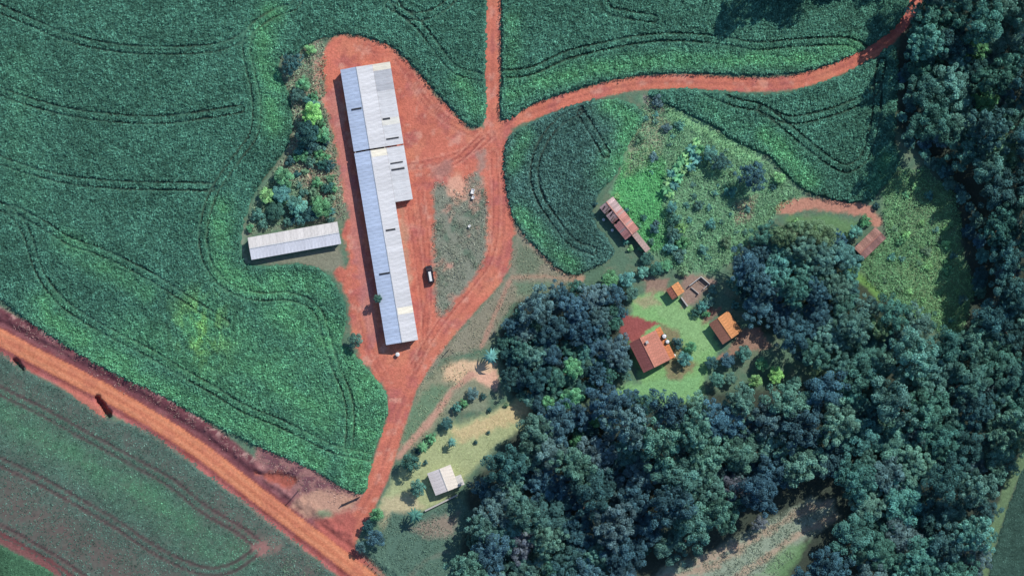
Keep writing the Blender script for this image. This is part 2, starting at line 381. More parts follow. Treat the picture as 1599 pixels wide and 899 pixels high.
    for pts, a in RUTS:
        d = np.abs(d_line(smooth(pts), X, Y, 30) - 3.6)
        red = paint(red, np.exp(-(d / 1.3) ** 2) * (.3 + .7 * n3), C(150, 70, 62), min(1, a * 1.4))
        d = np.abs(d_line(smooth(pts), X, Y, 30) - 6.4)
        red = paint(red, np.exp(-(d / 1.3) ** 2) * n3, C(236, 158, 130), a)
    col = paint(col, mt, np.array([0, 0, 0]), 0)
    col = col * (1 - mt[..., None]) + red * mt[..., None]
    col = zone(col, [(527, 120), (545, 240), (570, 400), (590, 520), (580, 545), (562, 470), (545, 350), (528, 250), (512, 150)], C(190, 130, 128), 4, .45)
    # islands of weeds in the yard
    isl = 1 - sstep(-5, 3, sd(ISLAND, X, Y, 30) + j * 1.2)
    ic = np.ones(X.shape + (3,)) * C(136, 142, 122)
    ic = paint(ic, sstep(.5, .75, n2), C(104, 128, 104), .9)
    ic = paint(ic, sstep(.55, .75, fbm(X, Y, 18, 71)), C(206, 150, 128), .8)
    col = col * (1 - isl[..., None]) + ic * isl[..., None]
    col = zone(col, [(700, 275), (722, 268), (728, 310), (712, 318), (700, 300)], C(228, 168, 138), 5, .9, 1.2)
    col = zone(col, [(678, 255), (705, 252), (708, 272), (690, 282), (676, 275)], C(176, 122, 108), 5, .85, 1.2)
    col = zone(col, [(742, 238), (756, 236), (762, 262), (748, 270)], C(170, 140, 124), 4, .8, 1.1)
    col = band(col, [(625, 330), (632, 380), (640, 440)], 4, C(176, 150, 122), .55)
    # the public road
    dm = d_line(MAIN_ROAD, X, Y, 70); side = MAIN_ROAD_SIDE(X, Y)
    ne = (side > 0) * (1 - sstep(39, 45, dm + j * .5)) * (1 - sstep(520, 560, X + (Y - 850) * .3))
    vc = np.ones(X.shape + (3,)) * C(116, 66, 70)
    vc = paint(vc, sstep(.42, .7, fbm((X + 1.35 * Y) * .9, (Y - .62 * X) * 3.0, 26, 73)), C(140, 86, 88), .9)
    vc = paint(vc, sstep(28, 40, dm) * sstep(.5, .7, n3), C(206, 160, 150), .8)
    inf = 1 - np.maximum.reduce([(sd(FIELD_WEST, X, Y, 10) < -1.5) * 1.0])
    col = col * (1 - (ne * inf)[..., None]) + vc * (ne * inf)[..., None]
    col = zone(col, [(400, 690), (470, 722), (535, 760), (566, 770), (552, 800), (500, 815), (450, 780), (400, 740)], C(168, 112, 108), 4, .9)
    col = paint(col, (1 - sstep(-6, 4, sd([(400, 700), (470, 728), (535, 762), (560, 772), (540, 790), (470, 770), (420, 735)], X, Y, 20))) * sstep(.45, .62, fbm(X, Y, 9, 85)), C(120, 76, 84), .9)
    col = zone(col, [(395, 735), (440, 738), (466, 748), (450, 764), (420, 752)], C(172, 88, 68), 3, .9)
    col = zone(col, [(470, 770), (520, 765), (560, 775), (550, 800), (520, 815), (480, 806), (455, 790)], C(206, 158, 128), 6, .8, 1.2)
    col = zone(col, [(490, 812), (545, 795), (560, 810), (550, 850), (600, 899), (540, 870), (500, 835)], C(188, 98, 84), 5, .95, .6)
    col = band(col, [(500, 800), (512, 802)], 5, C(104, 140, 104), .8)
    sw = (side < 0) * (1 - sstep(22, 27, dm + j * .35))
    swc = np.ones(X.shape + (3,)) * C(192, 106, 98)
    swc = paint(swc, sstep(.5, .75, fbm(X, Y, 14, 77)), C(176, 84, 72), .8)
    col = col * (1 - sw[..., None]) + swc * sw[..., None]
    col = zone(col, [(88, 596), (120, 606), (165, 642), (160, 655), (128, 634)], C(202, 112, 92), 3, .9)
    mr = 1 - sstep(11.0, 13.5, dm + (n3 - .5) * 2)
    mc = C(222, 130, 86) * (0.9 + .2 * n1)[..., None]
    for off, a in ((-6.0, .5), (5.5, .5)):
        dd = np.abs(dm * np.where(side > 0, 1, -1) - off)
        mc = paint(mc, np.exp(-(dd / 2.6) ** 2), C(226, 150, 110), a)
    lat = dm * np.where(side > 0, 1, -1); lon = X * .82 + Y * .57
    mc = mc * (.86 + .28 * fbm(lon * .06, lat, 3.2, 89, 2))[..., None]
    mc = paint(mc, np.exp(-(dm / 1.8) ** 2), C(196, 108, 80), .5)
    mc = paint(mc, sstep(.5, .8, fbm(X, Y, 20, 79)), C(198, 108, 84), .4)
    col = col * (1 - mr[..., None]) + mc * mr[..., None]
    dk = np.exp(-((dm - 14.5) / 1.8) ** 2)
    col = paint(col, dk * n2, C(140, 66, 54), .8)
    return col * (0.9 + .2 * fbm(X, Y, 4, 83, 2))[..., None]

# ------------------------------------------------------------------ materials
def new_mat(name):
    m = bpy.data.materials.new(name)
    m.use_nodes = True
    nt = m.node_tree
    b = nt.nodes.get('Principled BSDF')
    return m, nt, b

def mat_attr(name, rough=0.95, nscale=1.2, namp=0.35, bump=0.0, bscale=3.0, obj_col=False, spec=0.15, translucent=0.0):
    """colour from the mesh's own colour layer (times the object's colour) with procedural grain"""
    m, nt, b = new_mat(name)
    N, L = nt.nodes, nt.links
    at = N.new('ShaderNodeAttribute'); at.attribute_name = 'col'
    src = at.outputs['Color']
    if obj_col:
        oi = N.new('ShaderNodeObjectInfo')
        mx = N.new('ShaderNodeMix'); mx.data_type = 'RGBA'; mx.blend_type = 'MULTIPLY'; mx.inputs[0].default_value = 1
        L.new(src, mx.inputs[6]); L.new(oi.outputs['Color'], mx.inputs[7])
        src = mx.outputs[2]
    if namp > 0:
        tc = N.new('ShaderNodeNewGeometry')
        nz = N.new('ShaderNodeTexNoise'); nz.inputs['Scale'].default_value = nscale; nz.inputs['Detail'].default_value = 5; nz.inputs['Roughness'].default_value = .7
        L.new(tc.outputs['Position'], nz.inputs['Vector'])
        mr = N.new('ShaderNodeMapRange'); mr.inputs[1].default_value = .25; mr.inputs[2].default_value = .75
        mr.inputs[3].default_value = 1 - namp; mr.inputs[4].default_value = 1 + namp
        L.new(nz.outputs[0], mr.inputs[0])
        vm = N.new('ShaderNodeVectorMath'); vm.operation = 'SCALE'
        L.new(src, vm.inputs[0]); L.new(mr.outputs[0], vm.inputs[3])
        src = vm.outputs[0]
        if bump > 0:
            nb = N.new('ShaderNodeTexNoise'); nb.inputs['Scale'].default_value = bscale; nb.inputs['Detail'].default_value = 4
            L.new(tc.outputs['Position'], nb.inputs['Vector'])
            bp = N.new('ShaderNodeBump'); bp.inputs['Strength'].default_value = bump; bp.inputs['Distance'].default_value = .25
            L.new(nb.outputs[0], bp.inputs['Height']); L.new(bp.outputs[0], b.inputs['Normal'])
    L.new(src, b.inputs['Base Color'])
    b.inputs['Roughness'].default_value = rough
    b.inputs['Specular IOR Level'].default_value = spec
    if translucent > 0:
        tr = N.new('ShaderNodeBsdfTranslucent'); L.new(src, tr.inputs['Color'])
        ms = N.new('ShaderNodeMixShader'); ms.inputs[0].default_value = translucent
        out = N.get('Material Output')
        L.new(b.outputs[0], ms.inputs[1]); L.new(tr.outputs[0], ms.inputs[2]); L.new(ms.outputs[0], out.inputs[0])
    return m

def mat_plain(name, rgb, rough=.7, metal=0.0, nscale=1.5, namp=.2, spec=.3, obj_col=False, stretch=(1, 1, 1)):
    m, nt, b = new_mat(name)
    N, L = nt.nodes, nt.links
    tc = N.new('ShaderNodeTexCoord')
    mp = N.new('ShaderNodeMapping'); mp.inputs['Scale'].default_value = stretch
    L.new(tc.outputs['Object'], mp.inputs[0])
    nz = N.new('ShaderNodeTexNoise'); nz.inputs['Scale'].default_value = nscale; nz.inputs['Detail'].default_value = 5; nz.inputs['Roughness'].default_value = .65
    L.new(mp.outputs[0], nz.inputs['Vector'])
    mr = N.new('ShaderNodeMapRange'); mr.inputs[1].default_value = .3; mr.inputs[2].default_value = .7
    mr.inputs[3].default_value = 1 - namp; mr.inputs[4].default_value = 1 + namp * .6
    L.new(nz.outputs[0], mr.inputs[0])
    vm = N.new('ShaderNodeVectorMath'); vm.operation = 'SCALE'
    if obj_col:
        oi = N.new('ShaderNodeObjectInfo'); L.new(oi.outputs['Color'], vm.inputs[0])
    else:
        vm.inputs[0].default_value = tuple(float(v) for v in rgb)
    L.new(mr.outputs[0], vm.inputs[3])
    L.new(vm.outputs[0], b.inputs['Base Color'])
    b.inputs['Roughness'].default_value = rough
    b.inputs['Metallic'].default_value = metal
    b.inputs['Specular IOR Level'].default_value = spec
    return m

M_GROUND = mat_attr('earth', .97, 1.3, .30, .55, 2.2, spec=.08)
M_CROP = mat_attr('crop_leaf', .8, 0, 0, spec=.06, translucent=.15)
M_WEED = mat_attr('weed_leaf', .85, 0, 0, spec=.06, translucent=.12)
M_LEAF = mat_attr('tree_leaf', .8, 0, 0, obj_col=True, spec=.08, translucent=.10)
M_BARK = mat_plain('bark', C(110, 92, 78), .9, nscale=4, namp=.35)
M_SHEET = mat_plain('roof_sheet_metal', (1, 1, 1), .45, .12, .9, .22, .4, True, (.35, 2.2, 1))
M_TILE = mat_plain('clay_tile', (1, 1, 1), .85, 0, 1.6, .38, .2, True, (1, 1.6, 1))
M_DARK = mat_plain('dark_metal', (.015, .016, .02), .6)
M_VENT = mat_plain('vent_slot', (.045, .048, .055), .8, namp=.4)
M_WALL = mat_plain('limewashed_wall', C(205, 198, 185), .9, namp=.25)
M_BRICKWALL = mat_plain('clay_block_wall', C(170, 105, 85), .9, namp=.3)
M_WOOD = mat_plain('weathered_wood', C(120, 98, 82), .85, nscale=6, namp=.4, stretch=(1, 1, .2))
M_DOOR = mat_plain('painted_door', C(90, 98, 104), .6)
M_GLASS = mat_plain('window_glass', (.03, .04, .05), .08, namp=.05, spec=.6)
M_WHITE = mat_plain('white_paint', (.78, .78, .76), .45, namp=.12)
M_CONC = mat_plain('concrete', C(196, 192, 186), .9, nscale=2.5, namp=.25)
M_CARBODY = mat_plain('dark_car_paint', (.028, .022, .03), .3, .2, namp=.08, spec=.5)
M_RUBBER = mat_plain('rubber', (.012, .012, .012), .85)
M_RIM = mat_plain('steel_rim', (.45, .45, .46), .35, .8)
M_LAMP = mat_plain('lamp_glass', (.6, .6, .58), .15)
M_REDLAMP = mat_plain('tail_lamp', (.4, .02, .02), .25)
M_WIRE = mat_plain('wire', (.2, .2, .2), .5, .6)

# ------------------------------------------------------------------ mesh helpers
def np_mesh(name, verts, quads, col=None, mat=None, smooth_shade=False, tris=None):
    me = bpy.data.meshes.new(name)
    verts = np.asarray(verts, np.float32); quads = np.asarray(quads, np.int32).reshape(-1, 4)
    nq = len(quads); nt_ = 0 if tris is None else len(tris)
    me.vertices.add(len(verts)); me.vertices.foreach_set('co', verts.ravel())
    loops = quads.ravel() if tris is None else np.concatenate([quads.ravel(), np.asarray(tris, np.int32).ravel()])
    me.loops.add(len(loops)); me.loops.foreach_set('vertex_index', loops)
    starts = np.concatenate([np.arange(nq) * 4, nq * 4 + np.arange(nt_) * 3]).astype(np.int32)
    tot = np.concatenate([np.full(nq, 4), np.full(nt_, 3)]).astype(np.int32)
    me.polygons.add(nq + nt_)
    me.polygons.foreach_set('loop_start', starts); me.polygons.foreach_set('loop_total', tot)
    me.polygons.foreach_set('use_smooth', np.full(nq + nt_, smooth_shade, bool))
    me.update(calc_edges=True)
    if col is not None:
        a = me.attributes.new('col', 'FLOAT_COLOR', 'POINT')
        c = np.ones((len(verts), 4), np.float32); c[:, :3] = col
        a.data.foreach_set('color', c.ravel())
    if mat: me.materials.append(mat)
    return me

def link(name, me, parent=None, loc=None, rz=None):
    o = bpy.data.objects.new(name, me)
    COL.objects.link(o)
    if parent is not None: o.parent = parent
    if loc is not None: o.location = loc
    if rz is not None: o.rotation_euler = (0, 0, rz)
    return o

def tag(o, label, cat, group=None, kind=None):
    o['label'] = label; o['category'] = cat
    if group: o['group'] = group
    if kind: o['kind'] = kind
    return o

def thing(name, label, cat, loc, rz=0.0, group=None):
    o = bpy.data.objects.new(name, None)
    COL.objects.link(o)
    o.empty_display_size = .5
    o.location = loc; o.rotation_euler = (0, 0, rz)
    return tag(o, label, cat, group)

class MB:
    def __init__(self): self.v = []; self.f = []
    def add(self, vs, fs):
        k = len(self.v); self.v += [tuple(v) for v in vs]; self.f += [tuple(i + k for i in f) for f in fs]; return self
    def box(self, x0, x1, y0, y1, z0, z1):
        return self.add([(x0, y0, z0), (x1, y0, z0), (x1, y1, z0), (x0, y1, z0), (x0, y0, z1), (x1, y0, z1), (x1, y1, z1), (x0, y1, z1)],
                        [(0, 3, 2, 1), (4, 5, 6, 7), (0, 1, 5, 4), (1, 2, 6, 5), (2, 3, 7, 6), (3, 0, 4, 7)])
    def prism(self, pts, y0, y1):
        """profile pts (x, z) pushed along y"""
        n = len(pts)
        vs = [(x, y0, z) for x, z in pts] + [(x, y1, z) for x, z in pts]
        fs = [tuple(range(n)), tuple(range(2 * n - 1, n - 1, -1))]
        fs += [((i + 1) % n, i, i + n, (i + 1) % n + n) for i in range(n)]
        return self.add(vs, fs)
    def tube(self, a, b, r0, r1, n=8):
        a = Vector(a); b = Vector(b); d = (b - a).normalized()
        u = d.orthogonal().normalized(); w = d.cross(u)
        vs = []
        for c, r in ((a, r0), (b, r1)):
            for i in range(n):
                t = 2 * math.pi * i / n
                vs.append(c + u * (r * math.cos(t)) + w * (r * math.sin(t)))
        fs = [(i, (i + 1) % n, n + (i + 1) % n, n + i) for i in range(n)] + [tuple(range(n - 1, -1, -1)), tuple(range(n, 2 * n))]
        return self.add(vs, fs)
    def build(self, name, mat, parent=None, loc=None, rz=None, color=None):
        me = bpy.data.meshes.new(name); me.from_pydata(self.v, [], self.f); me.materials.append(mat); me.update()
        o = link(name, me, parent, loc, rz)
        if color is not None: o.color = (*[float(c) for c in color], 1)
        return o

# ------------------------------------------------------------------ ground, cut along its roads
STEP = 2.5
gx = np.arange(-120, 1720 + .1, STEP); gy = np.arange(-100, 1000 + .1, STEP)
GX, GY = np.meshgrid(gx, gy)
GZ = height(GX, GY)
edge = np.minimum.reduce([GX - gx[0], gx[-1] - GX, GY - gy[0], gy[-1] - GY])
GZ = GZ * sstep(0, 25, edge)
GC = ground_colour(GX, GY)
wx, wy = P(GX, GY)
V = np.stack([wx, wy, GZ], -1).reshape(-1, 3); VC = GC.reshape(-1, 3)
ny, nx = GX.shape
ii = np.arange(ny * nx).reshape(ny, nx)
Q = np.stack([ii[1:, :-1], ii[1:, 1:], ii[:-1, 1:], ii[:-1, :-1]], -1).reshape(-1, 4)
cx = (GX[:-1, :-1] + STEP / 2).ravel(); cy = (GY[:-1, :-1] + STEP / 2).ravel()
which = np.zeros(len(cx), int)
which[(sd(YARD, cx, cy, 10) < 0)] = 3
which[d_line(NORTH_TRACK, cx, cy, 20) < 12] = 2
which[d_line(EAST_TRACK, cx, cy, 20) < 10.5] = 2
which[(d_line(SOUTH_TRACK, cx, cy, 20) < 15) & (cy > 600)] = 2
which[(sd(ISLAND, cx, cy, 10) < 0)] = 0
which[d_line([(1222, 325), (1260, 318), (1310, 322), (1350, 328), (1368, 345)], cx, cy, 20) < 9] = 4
dm = d_line(MAIN_ROAD, cx, cy, 40); sdm = MAIN_ROAD_SIDE(cx, cy)
which[(dm < 24) & ((sdm < 0) | (dm < 15))] = 1

def sub_mesh(name, mask, extra=None):
    q = Q[mask]
    used = np.unique(q); re = np.full(len(V), -1); re[used] = np.arange(len(used))
    v = V[used]; c = VC[used]; qq = re[q]
    if extra is not None:
        ev, eq = extra
        qq = np.vstack([qq, eq + len(v)]); v = np.vstack([v, ev]); c = np.vstack([c, np.ones((len(ev), 3)) * C(78, 112, 92)])
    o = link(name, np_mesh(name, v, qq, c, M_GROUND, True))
    o['kind'] = 'structure'
    return o

# the land beyond the detailed ground grid, out to the horizon
x0, y0 = P(gx[0], gy[-1]); x1, y1 = P(gx[-1], gy[0]); B = 9000.0
ring_v = np.array([(x0, y0, 0), (x1, y0, 0), (x1, y1, 0), (x0, y1, 0), (-B, -B, -1), (B, -B, -1), (B, B, -1), (-B, B, -1)])
ring_q = np.array([(0, 4, 5, 1), (1, 5, 6, 2), (2, 6, 7, 3), (3, 7, 4, 0)])
ground = sub_mesh('ground', which == 0, (ring_v, ring_q)); ground['label'] = 'open ground of grass, soil and fields around the farm'
for nm, k, lb in (('dirt_road', 1, 'wide orange dirt road running diagonally across the lower left'), ('farm_track', 2, 'narrow red dirt tracks between the fields'),
                  ('farm_yard', 3, 'red dirt yard around the long white roofed shed'), ('footpath', 4, 'pale red footpath below the east field')):
    o = sub_mesh(nm, which == k); o['label'] = lb

# ------------------------------------------------------------------ crops
def leaf_cloud(cx_, cy_, cz_, length, width, tilt, col, yaw=None):
    """one folded diamond leaf per centre (metres)"""
    n = len(cx_)
    yaw = rng.uniform(0, 2 * np.pi, n) if yaw is None else yaw
    d = np.stack([np.cos(yaw) * np.cos(tilt), np.sin(yaw) * np.cos(tilt), np.sin(tilt)], -1)
    s = np.stack([-np.sin(yaw), np.cos(yaw), rng.uniform(-.5, .5, n)], -1)
    c = np.stack([cx_, cy_, cz_], -1)
    v = np.stack([c - d * (length / 2)[:, None], c + s * (width / 2)[:, None], c + d * (length / 2)[:, None], c - s * (width / 2)[:, None]], 1).reshape(-1, 3)
    q = np.arange(4 * n).reshape(-1, 4)
    return v, q, np.repeat(col, 4, axis=0)

def field_colour(X, Y, base, bright, bscale=1.0):
    b = np.clip(blob(BRIGHT, X, Y) * bscale * (.25 + 1.5 * fbm(X * .8 + Y * .5, (Y * .9 - X * .5) * 1.6, 26, 91, 4)), 0, 1.2)
    n = fbm(X, Y, 60, 93); n2 = fbm(X, Y, 16, 95)
    col = np.asarray(base) * (.74 + .52 * n)[..., None] * (.82 + .36 * n2)[..., None]
    col = paint(col, np.clip(b, 0, 1), bright)
    lime = np.clip(blob([([(312, 500), (318, 528)], 36, 1.0)], X, Y) * sstep(.35, .65, fbm(X * 1.3, Y * .8, 18, 97, 4)), 0, 1)
    return paint(col, lime, CL(128, 186, 96), .75), b

def crop(name, poly, key, H, base, bright, label, spacing=2.5, leaves=5, leaf=.56, cell=2.4, dense=1.0, thin=None):
    p = np.asarray(poly)
    lo = np.maximum(p.min(0), (-125, -105)); hi = np.minimum(p.max(0), (1725, 1005))
    X, Y = np.meshgrid(np.arange(lo[0] - 4, hi[0] + 4, cell), np.arange(lo[1] - 4, hi[1] + 4, cell))
    X = X + rng.uniform(-.5, .5, X.shape) * cell * .7; Y = Y + rng.uniform(-.5, .5, Y.shape) * cell * .7
    e = sd(p, X, Y, 12) + (fbm(X, Y, 6, 99, 2) - .5) * 3
    T = tram_dist(key, X, Y) if key else np.full(X.shape, 20.)
    fc, b = field_colour(X, Y, base, bright)
    hh = H * (1 - .3 * np.clip(b, 0, 1)) * (.72 + .5 * fbm(X, Y, 7, 101, 2))
    tr = 1 - (1 - sstep(.9, 2.7, T)) * (.35 + .65 * sstep(.3, .65, fbm(X, Y, 26, 103, 2)))
    top = hh * (1 - sstep(-2.6, 0.3, e)) * (.34 + .66 * tr)
    Z = height(X, Y) + top * .72 - .02
    # crop floor: the lower leaves; soil shows where wheels have pressed it
    col = fc * (.55 + .35 * rng.random(X.shape))[..., None]
    col = paint(col, (1 - tr) * .5, SOIL_DARK)
    if thin is not None: col = paint(col, np.clip(thin(X, Y), 0, 1), ground_colour(X, Y))
    ny_, nx_ = X.shape
    idx = np.arange(ny_ * nx_).reshape(ny_, nx_)
    q = np.stack([idx[1:, :-1], idx[1:, 1:], idx[:-1, 1:], idx[:-1, :-1]], -1).reshape(-1, 4)
    keep = (e < 1.0).ravel()[q].any(1)
    q = q[keep]
    used = np.unique(q); re = np.full(ny_ * nx_, -1); re[used] = np.arange(len(used))
    xw, yw = P(X, Y)
    v0 = np.stack([xw, yw, Z], -1).reshape(-1, 3)[used]; c0 = col.reshape(-1, 3)[used]; q0 = re[q]
    # leaves
    X, Y = np.meshgrid(np.arange(lo[0], hi[0], spacing), np.arange(lo[1], hi[1], spacing))
    X = (X + rng.uniform(-.5, .5, X.shape) * spacing).ravel(); Y = (Y + rng.uniform(-.5, .5, Y.shape) * spacing).ravel()
    e = sd(p, X, Y, 12) + (fbm(X, Y, 6, 99, 2) - .5) * 3
    T = tram_dist(key, X, Y) if key else np.full(X.shape, 20.)
    ok = (e < -.6) & (T > 1.2 + 1.6 * fbm(X, Y, 20, 107, 2)) & (rng.random(X.shape) < dense)
    if thin is not None: ok &= rng.random(X.shape) > thin(X, Y)
    X = X[ok]; Y = Y[ok]
    fc, b = field_colour(X, Y, base, bright)
    hh = H * (1 - .3 * np.clip(b, 0, 1)) * (.72 + .5 * fbm(X, Y, 7, 101, 2))
    zz = height(X, Y) + hh
    plant = rng.uniform(.5, 1.5, len(X)) * (.6 + .8 * vnoise(X * .8 + Y * .5, Y * 1.2 - X * .7, 6, 105))
    xw, yw = P(X, Y)
    VV, QQ, CC = [v0], [q0], [c0]; off = len(v0)
    for k in range(leaves):
        n = len(X)
        ln = rng.uniform(.6, 1.25, n) * leaf
        v, q, c = leaf_cloud(xw + rng.normal(0, .17, n), yw + rng.normal(0, .17, n), zz + rng.uniform(-.24, .22, n) * H * (.5 + .5 * plant), ln, ln * rng.uniform(.3, .5, n),
                             rng.uniform(-.75, .75, n), fc * (plant * rng.uniform(.8, 1.25, n))[:, None])
        VV.append(v); QQ.append(q + off); CC.append(c); off += len(v)
    o = link(name, np_mesh(name, np.vstack(VV), np.vstack(QQ), np.vstack(CC), M_CROP))
    tag(o, label, 'crop', kind='stuff')
    return o

CROP, CROPB = CL(70, 124, 102), CL(90, 160, 110)
crop('crop_field', FIELD_WEST, 'w', 1.4, CROP, CROPB, 'tall dark green crop with curving wheel lines in the big west field')
crop('crop_field', FIELD_NORTH, 'n', 1.95, CROP, CROPB, 'tall green crop in the north field above the curved track')
crop('crop_field', FIELD_EAST, 'e', 2.0, CROP, CROPB, 'tall green crop between the curved track and the east wood')
crop('crop_field', FIELD_MID, 'm', 1.5, CL(72, 116, 104), CROPB, 'rounded green crop field beside the red roofed barn')
crop('young_crop', FIELD_SOUTH, 's', .35, CL(82, 116, 100), CL(84, 142, 104), 'low patchy crop with wheel lines below the orange road', spacing=2.8, leaves=3, leaf=.5, cell=3.2, dense=.95, thin=lambda X, Y: .14 + .6 * (tram_dist('s', X, Y) < 3.2) + .55 * np.clip(blob(BROWN, X, Y), 0, 1) + .55 * (fbm(X, Y, 11, 131) - .4))
crop('young_crop', FIELD_STRIP, None, .35, CL(72, 118, 84), CROPB, 'bright low crop in the bottom left corner', spacing=2.6, leaves=3, leaf=.42, cell=3.2)
crop('young_crop', FIELD_CORNER, None, .35, CL(62, 96, 82), CROPB, 'smooth low crop in the bottom right corner', spacing=2.6, leaves=3, leaf=.4, cell=3.2)

# ------------------------------------------------------------------ weeds and rough grass
def weeds(name, poly, spacing, H, leaf, label, tint, mixw=.5, cluster=.35, leaves=4, seed=0, avoid=None):
    p = np.asarray(poly, float)
    lo, hi = p.min(0), p.max(0)
    X, Y = np.meshgrid(np.arange(lo[0], hi[0], spacing), np.arange(lo[1], hi[1], spacing))
    X = (X + rng.uniform(-.6, .6, X.shape) * spacing).ravel(); Y = (Y + rng.uniform(-.6, .6, Y.shape) * spacing).ravel()
    e = sd(p, X, Y, 20) + (fbm(X, Y, 12, 111 + seed) - .5) * 12
    cl = fbm(X, Y, 13, 113 + seed)
    ok = (e < 0) & (cl > cluster)
    if avoid is not None:
        for a in avoid: ok &= ~inside(a, X, Y)
    X = X[ok]; Y = Y[ok]; cl = cl[ok]
    g = ground_colour(X, Y)
    hh = H * (.35 + 1.5 * np.clip(cl - cluster, 0, .5)) * (.3 + 1.4 * vnoise(X, Y, 7, 119 + seed))
    lum = .6 + .8 * vnoise(X, Y, 5, 121 + seed)
    hue = fbm(X, Y, 25, 117 + seed)[:, None]
    tc = np.asarray(tint[0]) * hue + np.asarray(tint[1]) * (1 - hue)
    base = g * 1.15 * (1 - mixw) + tc * mixw
    xw, yw = P(X, Y); z = height(X, Y)
    VV, QQ, CC = [], [], []; off = 0
    for k in range(leaves):
        n = len(X); ln = rng.uniform(.6, 1.4, n) * leaf
        v, q, c = leaf_cloud(xw + rng.normal(0, .22, n), yw + rng.normal(0, .22, n), z + hh * rng.uniform(.15, 1.1, n), ln, ln * rng.uniform(.3, .6, n), rng.uniform(-.2, 1.0, n), base * (lum * rng.uniform(.6, 1.4, n))[:, None])
        VV.append(v); QQ.append(q + off); CC.append(c); off += len(v)
    o = link(name, np_mesh(name, np.vstack(VV), np.vstack(QQ), np.vstack(CC), M_WEED))
    return tag(o, label, 'weeds', kind='stuff')

G1, G2, G3 = CL(100, 150, 112), CL(128, 150, 108), CL(92, 168, 100)
weeds('rough_grass', [(1010, 150), (1060, 178), (1150, 224), (1215, 268), (1250, 305), (1180, 360), (1150, 400), (1110, 428), (1060, 420), (1020, 395), (1035, 320), (1040, 260), (990, 270), (985, 215)], 2.6, 1.2, .46, 'rough grass and weeds on the waste ground in the middle', (CL(96, 156, 108), CL(120, 172, 124)), .7, .22)
weeds('meadow_grass', [(980, 235), (1020, 225), (1040, 260), (1035, 320), (1040, 390), (1010, 390), (985, 345), (955, 308)], 3.0, .7, .5, 'bright green meadow grass beside the red roofed barn', (G3, CL(88, 180, 104)), .6, .25, 4, 1)
weeds('tall_weeds', [(1375, 300), (1405, 262), (1440, 262), (1490, 300), (1505, 400), (1525, 450), (1500, 530), (1420, 500), (1360, 440), (1335, 410), (1385, 372)], 2.6, 1.2, .45, 'tall tangled weeds in the clearing before the east wood', (CL(88, 156, 104), CL(112, 164, 106)), .65, .16, 5, 2)
weeds('island_weeds', ISLAND, 3.0, .5, .45, 'grey green weeds on the island in the red yard', (CL(110, 128, 108), CL(150, 150, 130)), .6, .38, 4, 3)
weeds('verge_grass', [(805, 345), (862, 412), (905, 432), (900, 446), (800, 475), (760, 545), (690, 565), (655, 605), (690, 545), (745, 488), (795, 430)], 3.6, .45, .4, 'dry verge grass between the yard and the dark trees', (CL(120, 136, 108), CL(156, 150, 122)), .6, .4, 3, 4)
weeds('scrub_weeds', [(440, 85), (500, 62), (508, 95), (505, 150), (520, 220), (535, 290), (538, 338), (470, 348), (385, 362), (400, 310), (450, 235), (458, 190), (445, 130)], 2.8, .9, .55, 'weeds over pinkish soil west of the long shed', (CL(96, 150, 112), CL(140, 156, 124)), .7, .28, 4, 5)
weeds('rank_grass', [(600, 805), (665, 802), (715, 778), (735, 800), (718, 850), (718, 960), (640, 940), (575, 872)], 3.2, .4, .42, 'blue green rank grass below the white roofed house', (CL(82, 124, 104), CL(110, 130, 106)), .6, .34, 3, 6)
weeds('strip_grass', [(1000, 920), (1040, 885), (1110, 862), (1170, 828), (1225, 800), (1265, 780), (1300, 785), (1305, 806), (1260, 840), (1215, 890), (1190, 960), (960, 960)], 3.0, .45, .45, 'grey green weeds on the bare strip cutting the south wood', (CL(96, 122, 104), CL(128, 134, 112)), .6, .45, 4, 7)
weeds('bank_weeds', [(655, 600), (700, 562), (735, 575), (720, 600), (700, 640), (650, 700), (622, 690)], 3.6, .4, .4, 'pale weeds on the bank beside the south track', (CL(108, 142, 106), CL(160, 156, 122)), .6, .42, 3, 8)
weeds('garden_grass', [(985, 470), (1015, 452), (1050, 455), (1085, 485), (1112, 510), (1120, 545), (1100, 590), (1095, 625), (1040, 635), (965, 630), (962, 605), (1005, 598), (1050, 560), (1030, 505)], 4.2, .14, .3, 'short lawn grass around the red tiled houses', (CL(120, 168, 108), CL(138, 172, 118)), .5, .4, 3, 9)
weeds('lawn_grass', [(650, 700), (700, 668), (760, 648), (825, 618), (820, 665), (780, 690), (745, 725), (715, 745), (690, 720), (660, 745), (650, 800), (600, 800)], 4.2, .14, .3, 'pale short grass around the white roofed house', (CL(168, 184, 128), CL(150, 180, 118)), .5, .45, 3, 10)
weeds('roadside_weeds', [(452, 862), (475, 862), (505, 885), (520, 905), (450, 930), (440, 890)], 3.0, .6, .5, 'clump of weeds beside the orange road at the bottom', (CL(84, 140, 108), CL(104, 130, 108)), .7, .36, 4, 11)
weeds('bank_grass', [(0, 480), (60, 515), (150, 572), (250, 622), (340, 672), (420, 712), (500, 748), (560, 776), (530, 790), (470, 770), (400, 722), (330, 690), (240, 636), (150, 590), (60, 535), (0, 505)], 4.0, .45, .4, 'dry pinkish weeds on the bank above the orange road', (CL(186, 150, 140), CL(130, 120, 104)), .6, .5, 3, 12)

